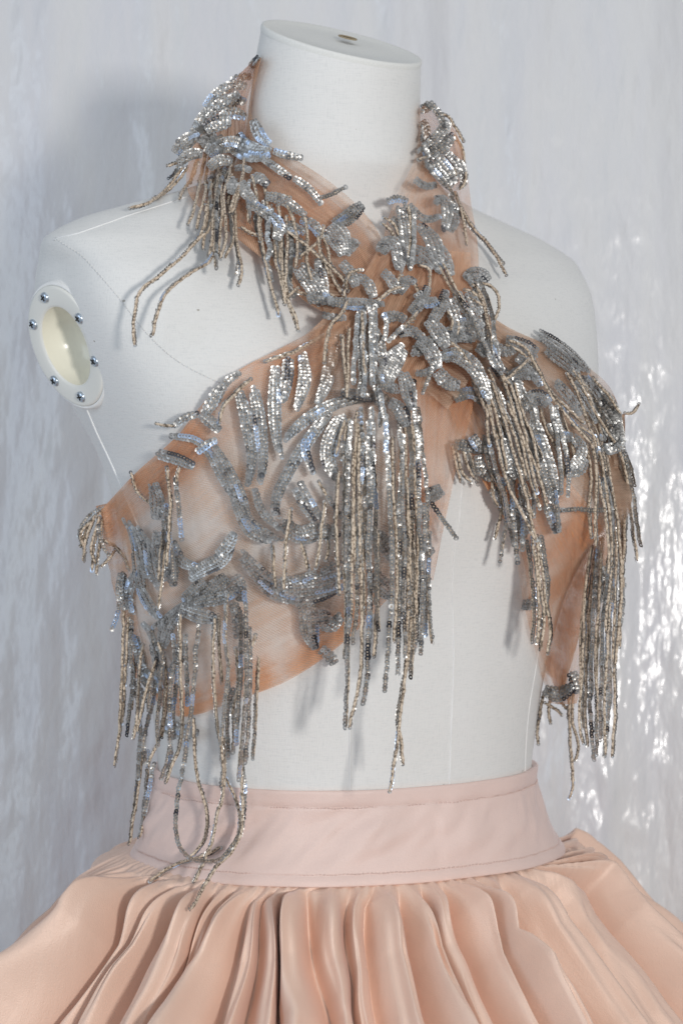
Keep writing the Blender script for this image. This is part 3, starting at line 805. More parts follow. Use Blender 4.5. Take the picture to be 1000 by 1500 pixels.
def leaf(pts, rows, off=.009, step=5.9, taper=.7, blue=.06, dark=.03, R=.00152, rim=False):
    """a leaf of sequin rows that run side by side and close up towards both ends"""
    px = np.array(pts, float); L = np.linalg.norm(np.diff(px, axis=0), axis=1).sum()
    c = catmull(px, max(6, int(L/3.5))); n = len(c)
    t = np.gradient(c, axis=0); t /= np.linalg.norm(t, axis=1)[:, None]+1e-9; nr = np.stack([-t[:, 1], t[:, 0]], 1)
    u = np.linspace(0, 1, n); taper = taper*min(1, .35+L/130); env = 1-taper*np.abs(2*u-.9)**2.2; env = np.clip(env, .18, 1)*(1+.10*np.sin(u*rng.uniform(4, 9)+rng.uniform(0, 6)))
    parts = []
    for k in range(rows):
        o = (k-(rows-1)/2)*step*env
        g = c+nr*o[:, None]
        i0 = 0 if rows < 3 else int(rng.integers(0, max(1, n//8))); i1 = n if rows < 3 else n-int(rng.integers(0, max(1, n//8)))
        g = g[i0:i1]
        if len(g) < 3: continue
        P, Nn = [], []
        for (x, y) in g:
            h = hit(x, y); P.append(_camn+np.array(ray(x, y))*(h[2]-off-.0012*math.cos((k-(rows-1)/2)/max(1, rows)*2.6))); Nn.append(h[1] if h[3] else h[1]*.35-ray(x, y)*.9)
        P = np.array(P); Nn = np.array(Nn)
        if len(P) > 5:
            q = np.pad(P, ((2, 2), (0, 0)), 'edge'); P = sum(q[i:i+len(P)] for i in range(5))/5
        d = np.r_[0, np.cumsum(np.linalg.norm(np.diff(P, axis=0), axis=1))]
        m = max(3, int(d[-1]/.00195)); s = np.linspace(0, d[-1], m)
        P2 = np.stack([np.interp(s, d, P[:, q]) for q in range(3)], 1); N2 = unit(np.stack([np.interp(s, d, Nn[:, q]) for q in range(3)], 1))
        to = unit(_camn-P2); N2 = unit(N2*.85+to*.25)
        T = unit(np.gradient(P2, axis=0))
        V, F = sequins(P2+N2*.0008, N2, T, R, .22, .10); parts.append((V, F, 1, tints(m, blue, dark)))
        V, F = braid(P2[::2] if m > 8 else P2, .0005); parts.append((V, F, 0, .5))
    if rim:
        P = resample(np.array([_camn+np.array(ray(x, y))*(hit(x, y)[2]-off-.001) for x, y in c+nr*(rows*.5+.2)*step*env[:, None]]), .0017)
        V, F = braid(P, .0009); parts.append((V, F, 0, .5))
    if parts: return seq_object('sequin_leaf', parts)
def cord(pts, off=.011, r=.0011):
    P = resample(strand_path(pts, off, False), .0015); V, F = braid(P, r)
    return seq_object('beige_cord', [(V, F, 0, .5)])
_sk = skirt_panel.data; _bd = band.data
SKV, SKF = [], []
for ob in (band, skirt_panel):
    b0 = len(SKV); me = ob.data; co = np.zeros(len(me.vertices)*3); me.vertices.foreach_get('co', co)
    SKV += (co.reshape(-1, 3)+np.array(skirt.location)).tolist(); SKF += [tuple(q+b0 for q in p.vertices) for p in me.polygons]
SKBVH = BVHTree.FromPolygons(SKV, SKF)

# ------------------------------------------------------------------ sequin leaves (rows, centre line)
LEAVES = [
 # left neck
 (3, [(303, 172), (325, 150), (348, 145), (362, 152)], .016), (3, [(300, 160), (320, 137), (345, 124), (364, 128)], .014), (2, [(340, 118), (352, 112), (368, 112)], .012), (2, [(368, 97), (381, 84)], .010),
 (3, [(288, 196), (294, 178), (306, 160)], .014), (4, [(302, 190), (318, 181), (338, 178)], .020), (5, [(314, 219), (340, 211), (372, 226), (402, 222)], .024), (2, [(402, 222), (420, 228), (443, 232)], .022),
 (4, [(258, 226), (272, 208), (292, 198)], .014), (3, [(283, 196), (298, 184)], .016), (3, [(336, 262), (342, 275), (339, 286)], .024), (2, [(345, 248), (358, 246), (368, 252)], .024), (3, [(386, 288), (410, 292), (430, 304), (447, 316)], .024),
 (4, [(488, 332), (508, 320), (530, 300)], .022), (6, [(482, 332), (496, 350), (504, 374)], .024), (3, [(504, 372), (514, 362), (522, 352)], .024), (5, [(436, 392), (450, 408), (466, 432), (474, 446)], .022), (3, [(466, 380), (470, 408), (476, 440)], .022), (3, [(424, 374), (440, 362), (450, 358)], .020),
 (3, [(378, 270), (372, 255), (392, 272)], .024),
 (4, [(296, 214), (310, 200), (300, 184)], .018), (3, [(262, 240), (278, 226), (296, 226)], .018), (3, [(306, 246), (322, 234), (340, 238)], .026), (3, [(352, 268), (362, 286), (374, 300)], .026), (3, [(398, 318), (410, 330), (404, 352)], .026), (4, [(330, 205), (316, 214), (304, 226)], .022), (3, [(362, 300), (380, 306), (396, 320)], .026), (3, [(414, 340), (430, 334), (446, 342)], .026), (3, [(440, 322), (460, 332), (470, 350)], .026), (3, [(350, 140), (334, 158), (330, 172)], .018), (3, [(324, 172), (342, 164), (360, 172)], .019), (2, [(318, 160), (330, 150), (350, 136)], .018), (3, [(500, 386), (512, 400), (520, 420)], .034), (3, [(450, 440), (470, 436), (490, 446)], .030),
 (2, [(384, 232), (404, 246), (426, 262)], .024), (2, [(430, 262), (452, 276), (470, 300)], .024), (3, [(372, 176), (382, 200), (396, 212)], .020), (2, [(350, 196), (362, 210), (380, 216)], .022),
 # right neck
 (2, [(606, 262), (622, 274), (640, 270)], .026), (2, [(628, 150), (642, 166), (650, 186)], .016), (2, [(672, 236), (680, 256), (676, 276)], .018),
 (3, [(614, 158), (622, 162), (630, 150)], .010), (3, [(616, 178), (624, 190), (616, 208)], .012), (4, [(612, 228), (640, 205), (656, 178)], .018), (3, [(620, 232), (648, 216), (664, 196)], .018), (3, [(618, 236), (640, 252), (660, 276)], .022), (3, [(636, 226), (655, 250), (668, 272)], .022), (2, [(652, 222), (668, 238), (676, 262)], .018),
 # knot
 (4, [(556, 372), (568, 354), (582, 364), (584, 400)], .034), (4, [(586, 298), (594, 335), (600, 395)], .032), (2, [(598, 300), (620, 322), (645, 317)], .030), (3, [(634, 298), (646, 290), (654, 306), (650, 340)], .028), (4, [(612, 330), (632, 352), (640, 380), (642, 402)], .032), (3, [(608, 366), (626, 374), (642, 398)], .032), (2, [(598, 386), (616, 380), (632, 394)], .034), (3, [(572, 322), (585, 335), (592, 360)], .030), (2, [(566, 296), (580, 290), (596, 296)], .028),
 (3, [(520, 408), (536, 412), (546, 436)], .034), (3, [(480, 441), (512, 446), (562, 446)], .036), (2, [(472, 462), (490, 466), (506, 466)], .032), (3, [(582, 430), (598, 408), (606, 416)], .036), (3, [(600, 460), (618, 440), (626, 420)], .036), (3, [(632, 470), (645, 450), (652, 425)], .036),
 (3, [(582, 490), (600, 484), (622, 500)], .036), (4, [(600, 520), (636, 500), (662, 490), (694, 500)], .034), (4, [(640, 528), (664, 520), (690, 535), (706, 562), (716, 592)], .034), (2, [(608, 546), (624, 548), (640, 532)], .034), (5, [(592, 508), (576, 528), (562, 562), (584, 572)], .034), (4, [(588, 545), (596, 570), (602, 600)], .032),
 (5, [(682, 414), (698, 401), (712, 414)], .030), (4, [(688, 428), (696, 444), (704, 460)], .030), (4, [(655, 500), (680, 482), (704, 494)], .034), (3, [(672, 470), (690, 468), (706, 480)], .034), (4, [(700, 520), (716, 505), (726, 530)], .030), (3, [(700, 500), (718, 520), (736, 548)], .030), (3, [(664, 585), (690, 575), (716, 600)], .020),
  (3, [(560, 400), (572, 410), (580, 430)], .036), (3, [(610, 430), (622, 446), (640, 440)], .036), (3, [(560, 470), (578, 462), (592, 470)], .036), (4, [(625, 470), (640, 485), (652, 510)], .036), (3, [(545, 480), (556, 510), (560, 540)], .036), (3, [(640, 360), (652, 380), (660, 404)], .030), (3, [(656, 340), (664, 322), (660, 300)], .026), (4, [(610, 500), (628, 512), (640, 540)], .036), (3, [(668, 430), (676, 450), (690, 460)], .032), (4, [(570, 590), (584, 600), (594, 624)], .030), (3, [(656, 440), (664, 460), (672, 484)], .034), (4, [(640, 545), (652, 560), (672, 566)], .030),
 # left breast (right in the picture)
 (4, [(736, 500), (762, 506), (788, 520)], .018), (4, [(800, 512), (828, 532), (846, 552)], .016), (3, [(756, 524), (776, 540), (790, 566)], .020), (4, [(706, 560), (724, 580), (734, 610)], .024), (4, [(734, 640), (742, 670), (756, 700)], .022), (3, [(760, 560), (752, 590), (758, 620)], .022), (3, [(870, 600), (884, 620), (880, 646)], .016), (4, [(892, 612), (902, 634), (898, 660)], .014), (3, [(806, 620), (818, 640), (838, 640)], .018), (3, [(740, 740), (752, 770), (754, 800)], .016), (3, [(764, 730), (768, 760), (764, 790)], .016), (3, [(800, 740), (810, 760), (816, 780)], .016), (3, [(884, 700), (890, 730), (884, 750)], .014),
 (3, [(722, 505), (738, 518), (752, 512)], .020), (4, [(786, 488), (826, 516), (862, 546)], .013), (4, [(742, 560), (764, 546), (786, 552)], .020), (5, [(768, 602), (784, 580), (802, 592)], .020), (4, [(852, 552), (880, 580), (896, 604), (908, 634)], .012), (3, [(878, 656), (898, 658), (912, 642)], .014), (3, [(838, 640), (852, 662), (832, 690)], .018), (5, [(780, 615), (790, 660), (804, 705), (812, 740)], .020), (3, [(664, 650), (690, 655), (722, 662)], .014), (3, [(700, 668), (704, 690), (724, 702)], .014), (3, [(720, 716), (734, 740), (748, 756)], .014), (3, [(828, 690), (846, 692), (856, 672)], .018), (3, [(690, 640), (706, 660), (720, 640)], .018), (3, [(812, 560), (838, 590), (850, 612)], .016), (4, [(840, 560), (862, 590), (872, 620)], .016), (3, [(728, 620), (738, 650), (748, 690)], .02),
 (3, [(762, 884), (776, 886), (790, 876)], .014), (4, [(796, 1010), (818, 1018), (838, 1004)], .012), (3, [(836, 985), (842, 1000), (846, 1015)], .012), (3, [(876, 880), (884, 850), (880, 830)], .012),
 # right breast (left in the picture)
 (3, [(344, 730), (366, 776), (400, 794)], .011), (3, [(560, 582), (530, 580), (500, 575)], .018), (4, [(196, 770), (210, 800), (216, 850)], .011), (3, [(206, 860), (222, 890), (236, 905)], .012), (3, [(320, 812), (334, 800), (344, 780)], .012), (3, [(300, 850), (280, 868), (268, 880)], .012), (3, [(224, 940), (236, 980), (232, 1010)], .012), (4, [(446, 856), (470, 850), (500, 840)], .012), (3, [(380, 850), (400, 868), (428, 880)], .011), (3, [(196, 930), (206, 960), (210, 990)], .010), (3, [(342, 880), (350, 910), (348, 935)], .014), (3, [(268, 940), (262, 970), (250, 985)], .013),
 (3, [(348, 568), (358, 600), (366, 640), (370, 670), (364, 712)], .010), (3, [(370, 562), (378, 600), (383, 640), (386, 680), (380, 712)], .010), (3, [(404, 530), (402, 580), (405, 640), (413, 672)], .010), (3, [(422, 524), (420, 560), (414, 590)], .010), (3, [(442, 514), (446, 556), (434, 602)], .010), (3, [(482, 522), (478, 560), (464, 592)], .012), (3, [(500, 486), (492, 510), (484, 540)], .016),
 (3, [(552, 580), (505, 588), (470, 602), (440, 622), (414, 648)], .013), (3, [(486, 598), (456, 640), (440, 662), (424, 690), (408, 722), (404, 750), (416, 772)], .010), (2, [(474, 618), (448, 645), (450, 668), (460, 694)], .011), (4, [(502, 608), (482, 648), (482, 680), (498, 706)], .012), (3, [(545, 590), (556, 582), (570, 590)], .018),
 (2, [(250, 638), (288, 644), (310, 668), (325, 700), (342, 728)], .009), (3, [(312, 652), (336, 690), (354, 730), (362, 760), (388, 780), (418, 792)], .010), (2, [(374, 716), (384, 748), (410, 774)], .010), (3, [(230, 664), (262, 672), (288, 684)], .012), (2, [(258, 622), (274, 610), (292, 606)], .012), (2, [(318, 588), (330, 562), (352, 546)], .010), (3, [(300, 606), (312, 588), (322, 566)], .011), (3, [(296, 606), (312, 620), (322, 630)], .012), (2, [(290, 662), (304, 650), (318, 645)], .011),
 (5, [(414, 764), (440, 784), (468, 776), (498, 782)], .011), (2, [(432, 716), (446, 742), (466, 768)], .011), (2, [(440, 706), (456, 738), (474, 762)], .011),
 (4, [(226, 708), (232, 738), (229, 764)], .010), (3, [(184, 758), (200, 790), (204, 832), (212, 872), (228, 902)], .010), (3, [(218, 788), (222, 830), (234, 862)], .011), (5, [(234, 776), (240, 810), (246, 850)], .012), (4, [(246, 800), (252, 830), (256, 858)], .011), (3, [(252, 790), (266, 822), (292, 830)], .010), (4, [(278, 846), (300, 832), (326, 818), (342, 788)], .010), (4, [(344, 836), (300, 872), (256, 902), (224, 922)], .011), (3, [(354, 856), (330, 874), (300, 880), (264, 888)], .012), (4, [(262, 888), (290, 900), (318, 906)], .012), (4, [(266, 894), (246, 918), (238, 952)], .012), (2, [(210, 912), (224, 930), (231, 966)], .011), (3, [(345, 842), (354, 858), (352, 880)], .012),
 (4, [(352, 808), (374, 834), (400, 854), (432, 852), (470, 836)], .010), (5, [(398, 858), (430, 870), (470, 866), (504, 856)], .011), (5, [(432, 866), (450, 890), (454, 926), (462, 950)], .011), (4, [(470, 842), (500, 830), (524, 832)], .012), (3, [(470, 950), (484, 962), (490, 972)], .009), (4, [(470, 890), (480, 920), (500, 900)], .011),
 (3, [(204, 836), (190, 866), (196, 900)], .010), (3, [(180, 840), (178, 868), (186, 892)], .008), (4, [(208, 985), (222, 998), (238, 1010)], .012), (4, [(236, 1058), (262, 1070), (292, 1074)], .010), (3, [(196, 1000), (206, 1018), (212, 1030)], .010),
 (4, [(540, 782), (558, 790), (576, 820)], .012), (5, [(544, 838), (560, 860), (574, 872)], .014), (4, [(622, 728), (634, 724), (646, 716)], .016), (3, [(604, 806), (620, 800), (632, 812)], .016),
]
for rows_, pts, off in LEAVES:
    leaf(pts, rows_, off, blue=.09 if pts[0][0] < 480 else .02)  # more painted blue reflection on the side of the bluish light

# ------------------------------------------------------------------ fringe strands
ST = [
 ('b', .020, [(300, 205), (285, 225), (262, 238), (246, 243)]), ('b', .024, [(320, 215), (318, 240), (310, 264)]), ('b', .026, [(345, 228), (338, 252), (332, 278)]), ('m', .018, [(288, 200), (272, 222), (258, 250), (248, 262)]), ('b', .022, [(296, 214), (286, 240), (278, 268)]), ('m', .026, [(366, 268), (362, 296), (364, 326)]), ('b', .028, [(420, 300), (430, 330), (436, 360), (432, 392)]), ('m', .028, [(446, 316), (452, 345), (450, 380), (456, 410)]), ('b', .018, [(300, 168), (288, 178), (280, 192)]), ('b', .020, [(664, 198), (676, 216), (680, 238)]), ('m', .022, [(640, 232), (652, 262), (664, 286)]),
 # left neck
 ('b', .016, [(268, 245), (246, 275), (222, 295), (190, 304)]), ('b', .016, [(275, 245), (258, 268), (240, 284), (224, 291)]), ('b', .018, [(290, 238), (279, 262), (266, 280), (263, 292)]), ('b', .024, [(302, 222), (296, 250), (290, 280), (284, 305), (276, 328)]), ('b', .022, [(309, 225), (301, 262), (295, 300), (288, 335)]), ('b', .022, [(303, 298), (300, 325), (291, 350), (280, 360)]),
 ('m', .024, [(318, 235), (309, 270), (312, 300), (306, 330), (285, 352), (262, 378), (225, 408), (205, 422), (197, 445), (195, 480), (197, 506)]), ('m', .026, [(320, 240), (318, 300), (315, 350), (306, 380), (276, 400), (246, 425), (235, 445), (228, 470), (224, 492)]),
 ('m', .024, [(328, 235), (320, 270), (315, 310), (312, 345), (306, 376)]), ('s', .026, [(332, 240), (318, 285), (316, 330), (317, 365), (315, 393)]), ('b', .026, [(340, 255), (327, 285), (330, 320), (332, 350), (323, 378)]), ('b', .024, [(322, 250), (325, 300), (322, 350), (320, 372)]), ('m', .028, [(358, 232), (353, 262), (343, 290), (336, 312)]), ('b', .028, [(356, 245), (351, 275), (346, 295), (340, 311)]), ('m', .018, [(343, 293), (345, 330), (350, 370), (355, 395), (350, 417)]),
 ('b', .026, [(368, 255), (375, 290), (378, 330), (381, 352)]), ('m', .024, [(386, 262), (391, 300), (398, 335)]), ('b', .024, [(390, 290), (400, 284), (425, 288)]), ('m', .022, [(352, 332), (366, 340), (380, 346)]),
 ('m', .022, [(385, 300), (381, 340), (390, 390), (400, 430), (408, 461)]), ('m', .024, [(395, 300), (400, 345), (406, 390), (420, 440), (433, 477)]), ('b', .026, [(408, 300), (412, 350), (415, 400), (425, 440), (438, 483)]), ('b', .026, [(418, 315), (420, 360), (418, 410), (422, 432)]), ('b', .028, [(420, 337), (440, 352), (456, 366), (471, 380)]), ('b', .030, [(465, 345), (471, 375), (490, 395), (503, 410), (508, 426)]), ('b', .028, [(476, 330), (463, 355), (440, 376)]), ('b', .026, [(460, 370), (475, 385), (481, 402)]), ('b', .020, [(432, 426), (450, 432), (467, 446)]), ('s', .026, [(398, 310), (392, 340), (395, 365), (393, 382)]), ('b', .026, [(470, 340), (480, 370), (484, 400), (500, 430)]), ('m', .024, [(404, 320), (408, 360), (412, 400), (418, 445)]), ('s', .022, [(470, 290), (486, 284), (506, 275)]), ('b', .024, [(438, 420), (428, 428), (418, 438)]), ('b', .030, [(505, 420), (512, 400), (530, 396)]), ('b', .030, [(484, 430), (500, 440), (506, 424)]),
 # knot
 ('b', .040, [(510, 440), (498, 462), (482, 480), (474, 530)]), ('s', .038, [(524, 460), (520, 510), (518, 562)]), ('s', .040, [(533, 455), (530, 500), (534, 550), (532, 580)]), ('s', .042, [(540, 450), (545, 500), (547, 562)]), ('s', .042, [(549, 450), (551, 500), (549, 547)]), ('m', .036, [(513, 480), (511, 520), (508, 577)]), ('m', .036, [(500, 490), (505, 540), (508, 582)]), ('b', .042, [(530, 455), (532, 500), (535, 552)]), ('s', .042, [(563, 462), (565, 486), (559, 502)]), ('b', .042, [(552, 440), (572, 426), (590, 420)]), ('m', .040, [(648, 385), (666, 420), (690, 465), (706, 500), (724, 537)]), ('s', .036, [(545, 530), (555, 560), (562, 592), (566, 642)]), ('s', .044, [(588, 480), (578, 490), (568, 500)]), ('b', .044, [(612, 455), (600, 470), (582, 488)]), ('m', .034, [(598, 300), (600, 340), (597, 384)]), ('s', .036, [(606, 310), (604, 350), (600, 395)]), ('b', .034, [(562, 318), (575, 326), (584, 345)]), ('b', .034, [(560, 326), (572, 336), (580, 356)]), ('b', .036, [(614, 388), (628, 394), (628, 420), (622, 440)]), ('b', .036, [(588, 400), (580, 415), (572, 424)]), ('m', .036, [(655, 455), (662, 470), (658, 488)]), ('b', .036, [(668, 455), (672, 475), (668, 495)]), ('m', .030, [(618, 575), (624, 560), (632, 540)]), ('b', .036, [(660, 500), (676, 515), (690, 535)]), ('m', .034, [(604, 410), (612, 440), (604, 470)]),
 ('b', .020, [(640, 164), (656, 172), (668, 190), (678, 207)]), ('b', .022, [(665, 280), (674, 304), (691, 332), (716, 362), (741, 402)]), ('b', .022, [(668, 284), (677, 320), (684, 357)]), ('b', .024, [(630, 226), (645, 240), (656, 262)]), ('b', .024, [(648, 220), (662, 238), (668, 258)]), ('m', .018, [(672, 236), (682, 250), (680, 270), (672, 278)]), ('b', .024, [(614, 234), (638, 226), (652, 218)]),
 ('b', .030, [(700, 412), (722, 420), (730, 444), (722, 472)]), ('s', .032, [(702, 412), (718, 450), (726, 505)]), ('m', .032, [(698, 418), (712, 470), (720, 532)]), ('b', .032, [(690, 414), (704, 430), (712, 460), (715, 500)]), ('b', .032, [(680, 424), (692, 428), (705, 442)]), ('b', .032, [(684, 436), (698, 442), (712, 452)]),
 # right-hand bust
 ('b', .024, [(745, 498), (768, 508), (786, 536), (800, 566), (820, 596), (842, 622), (864, 648)]), ('b', .020, [(830, 545), (846, 580), (856, 610), (868, 640), (873, 656)]), ('b', .020, [(838, 540), (859, 580), (875, 620), (881, 652)]), ('b', .014, [(868, 554), (890, 580), (909, 606)]), ('b', .012, [(915, 606), (926, 605), (936, 592)]), ('m', .018, [(860, 590), (886, 626), (906, 660), (916, 690), (921, 722)]), ('b', .028, [(725, 535), (750, 572), (766, 622), (778, 680), (786, 722)]), ('b', .026, [(714, 540), (740, 600), (756, 642), (771, 702)]), ('m', .028, [(720, 560), (736, 610), (751, 660), (766, 712), (776, 756), (786, 792)]), ('b', .028, [(700, 550), (720, 620), (736, 680), (751, 722), (771, 762), (784, 792)]), ('b', .030, [(688, 540), (711, 600), (716, 652)]), ('m', .028, [(730, 540), (749, 590), (770, 650), (786, 692), (801, 742)]), ('s', .022, [(785, 600), (791, 640), (805, 690), (815, 730), (816, 777)]), ('s', .022, [(805, 594), (815, 640), (820, 690), (820, 722)]), ('s', .022, [(814, 598), (825, 650), (832, 690), (831, 726)]),
 ('m', .020, [(735, 700), (741, 760), (736, 800), (731, 822)]), ('s', .020, [(744, 690), (750, 760), (755, 800), (757, 824)]), ('s', .020, [(760, 710), (765, 760), (762, 792)]), ('m', .022, [(785, 785), (790, 850), (798, 900), (792, 952)]), ('b', .022, [(788, 790), (798, 870), (805, 920), (800, 957)]), ('b', .022, [(780, 785), (785, 830), (788, 900), (786, 942)]), ('b', .018, [(868, 645), (874, 700), (872, 750), (872, 800)]), ('s', .018, [(820, 748), (850, 746), (882, 747)]), ('b', .026, [(742, 590), (760, 640), (776, 700), (790, 745)]), ('b', .026, [(704, 560), (722, 590), (735, 640), (742, 690)]), ('m', .026, [(752, 560), (762, 600), (778, 640), (790, 690)]), ('s', .026, [(716, 640), (728, 690), (742, 730), (748, 770)]), ('m', .024, [(756, 640), (764, 690), (772, 740), (770, 780)]),
 ('b', .030, [(775, 525), (752, 546), (740, 556)]), ('b', .022, [(840, 622), (856, 628), (872, 640)]), ('b', .020, [(845, 545), (866, 590), (880, 640), (888, 690)]), ('b', .016, [(880, 570), (896, 620), (904, 670), (906, 700)]),
 ('b', .018, [(872, 640), (884, 690), (894, 770), (893, 850), (886, 925)]), ('b', .018, [(884, 650), (896, 720), (904, 790), (905, 860), (903, 940), (900, 977)]), ('b', .016, [(892, 650), (905, 720), (911, 790), (910, 850), (906, 900), (908, 948)]), ('m', .018, [(880, 660), (892, 740), (898, 810), (895, 890), (890, 960), (886, 1020), (886, 1106)]), ('b', .016, [(890, 660), (902, 750), (901, 860), (897, 950), (899, 1040), (895, 1108)]), ('s', .016, [(893, 900), (889, 960), (887, 1040), (884, 1108)]), ('b', .016, [(866, 800), (856, 880), (852, 950), (850, 1020), (848, 1060), (853, 1089)]), ('b', .016, [(872, 800), (863, 880), (858, 960), (857, 1040), (860, 1092)]), ('s', .018, [(876, 790), (869, 880), (866, 960), (866, 1040), (870, 1113)]), ('m', .016, [(880, 800), (876, 880), (873, 960), (872, 1050), (874, 1106)]), ('m', .014, [(838, 985), (832, 1030), (833, 1080), (839, 1130), (838, 1158), (833, 1170)]), ('m', .014, [(905, 655), (920, 735), (928, 790), (933, 822)]), ('b', .014, [(900, 640), (915, 700), (922, 745)]), ('b', .018, [(862, 640), (880, 720), (888, 790), (890, 840)]), ('m', .014, [(884, 840), (896, 870), (904, 890)]), ('m', .014, [(876, 850), (888, 830), (892, 815)]),
 ('b', .012, [(796, 1015), (792, 1032), (790, 1052)]), ('b', .012, [(806, 1020), (803, 1040), (806, 1060)]), ('b', .012, [(816, 1022), (826, 1034), (836, 1042)]), ('m', .012, [(792, 1040), (786, 1070), (788, 1090)]), ('b', .014, [(798, 1030), (812, 1038), (822, 1048)]),
 ('b', .014, [(662, 652), (668, 680), (674, 705)]), ('b', .014, [(668, 655), (676, 690), (690, 706)]), ('b', .014, [(676, 655), (684, 680), (694, 700)]), ('m', .014, [(684, 655), (692, 685), (700, 710)]), ('m', .016, [(720, 690), (722, 720), (730, 742)]),
 # centre fringe
 ('s', .022, [(513, 620), (508, 700), (510, 850), (510, 1000), (507, 1066)]), ('m', .022, [(521, 610), (520, 720), (522, 860), (516, 942)]), ('m', .022, [(530, 600), (534, 700), (536, 822)]), ('s', .020, [(502, 650), (500, 760), (505, 850), (503, 962)]), ('s', .024, [(545, 600), (546, 700), (542, 790), (545, 900), (540, 962)]), ('s', .024, [(565, 610), (570, 720), (572, 800), (570, 900), (563, 1012)]), ('m', .026, [(583, 595), (585, 700), (590, 800), (592, 962)]), ('s', .028, [(597, 560), (600, 650), (604, 760), (606, 880), (603, 992)]), ('s', .028, [(606, 560), (611, 660), (613, 760), (618, 850), (616, 942)]), ('m', .026, [(613, 600), (622, 700), (628, 800), (628, 900), (632, 943)]), ('b', .026, [(595, 700), (597, 830), (594, 960), (583, 1060), (577, 1110), (570, 1160)]), ('b', .026, [(599, 720), (600, 830), (596, 960), (583, 1050), (588, 1090), (591, 1120)]), ('b', .024, [(527, 640), (527, 780), (528, 900), (524, 1000), (511, 1066)]), ('s', .024, [(538, 640), (540, 780), (540, 900), (538, 980), (530, 1030)]), ('s', .026, [(588, 640), (586, 780), (584, 900), (582, 987)]), ('s', .026, [(612, 700), (612, 830), (608, 930), (601, 967)]), ('s', .026, [(620, 740), (620, 850), (617, 920), (616, 957)]), ('b', .024, [(555, 780), (551, 880), (546, 962)]), ('m', .022, [(518, 660), (514, 780), (514, 905)]), ('m', .022, [(508, 660), (508, 780), (512, 902)]), ('b', .022, [(524, 620), (528, 700), (531, 800), (534, 900)]), ('m', .024, [(533, 640), (526, 760), (524, 860)]), ('s', .024, [(540, 620), (551, 720), (553, 830), (556, 922)]), ('m', .020, [(497, 690), (495, 780), (498, 870)]), ('b', .020, [(506, 700), (504, 820), (506, 900)]), ('b', .026, [(604, 620), (608, 720), (611, 800), (610, 900)]), ('m', .026, [(592, 620), (594, 720), (598, 800), (600, 900)]), ('m', .026, [(575, 640), (578, 750), (580, 850), (576, 940)]), ('s', .026, [(627, 780), (624, 850), (622, 930)]), ('s', .020, [(633, 738), (650, 765), (668, 788)]), ('b', .026, [(580, 590), (588, 640), (590, 680)]), ('m', .026, [(600, 600), (604, 640), (606, 700)]), ('b', .020, [(505, 615), (498, 640), (492, 665)]), ('b', .020, [(512, 612), (505, 640), (500, 672)]), ('b', .020, [(522, 602), (521, 620), (524, 640)]),
 # right breast, short strands
 ('m', .014, [(425, 745), (420, 800), (416, 864)]), ('b', .014, [(476, 735), (468, 790), (462, 832)]), ('m', .014, [(440, 795), (446, 815), (450, 834)]), ('m', .013, [(400, 798), (402, 830), (404, 862)]), ('b', .013, [(466, 705), (476, 722), (484, 735)]), ('s', .013, [(482, 728), (490, 742), (498, 756)]), ('m', .014, [(478, 790), (480, 806), (476, 820)]), ('b', .013, [(245, 685), (248, 720), (246, 790), (244, 830)]), ('s', .013, [(258, 700), (262, 740), (266, 790)]), ('b', .012, [(264, 684), (260, 695), (258, 708)]), ('m', .013, [(240, 760), (236, 800), (232, 850)]), ('s', .013, [(244, 740), (250, 800), (256, 855)]), ('b', .013, [(242, 790), (238, 840), (232, 890)]), ('b', .014, [(322, 620), (328, 595), (340, 580), (368, 556)]), ('b', .012, [(226, 620), (240, 622), (256, 624)]), ('b', .010, [(192, 692), (200, 715), (222, 740)]),
 ('b', .014, [(390, 530), (440, 512), (480, 488)]),
 # side, ragged end
 ('b', .008, [(152, 744), (132, 768), (118, 800)]), ('b', .008, [(148, 748), (138, 790), (135, 836)]), ('m', .008, [(146, 745), (124, 764), (116, 786)]), ('b', .008, [(150, 760), (147, 800), (141, 841)]), ('b', .008, [(170, 806), (158, 820), (148, 830)]), ('m', .008, [(140, 755), (128, 785), (122, 822)]), ('b', .008, [(145, 757), (134, 800), (140, 826)]), ('b', .008, [(150, 790), (168, 800), (182, 816), (190, 834)]), ('m', .008, [(144, 770), (150, 800), (160, 812)]), ('m', .008, [(138, 760), (120, 780), (124, 806)]),
 # left fringe
 ('s', .012, [(180, 840), (177, 870), (172, 900), (164, 922)]), ('m', .012, [(181, 885), (181, 935), (178, 1000), (176, 1040), (173, 1085), (167, 1122)]), ('s', .012, [(193, 890), (192, 950), (195, 1000), (190, 1050), (187, 1077)]), ('b', .014, [(210, 945), (203, 985), (200, 1040), (196, 1082)]), ('s', .014, [(222, 925), (228, 965), (220, 1000), (216, 1040)]), ('b', .016, [(230, 965), (216, 1010), (208, 1040), (201, 1072)]), ('s', .016, [(240, 955), (236, 1010), (229, 1060), (230, 1092)]), ('s', .016, [(227, 1000), (216, 1060), (211, 1090), (212, 1117)]), ('b', .018, [(246, 1000), (237, 1060), (229, 1090), (218, 1117)]), ('s', .018, [(254, 930), (256, 970), (250, 1000), (248, 1060), (250, 1100), (247, 1127)]), ('b', .018, [(265, 900), (263, 950), (265, 1000), (268, 1060), (262, 1100), (252, 1122), (244, 1147)]), ('s', .018, [(272, 930), (273, 980), (275, 1032)]),
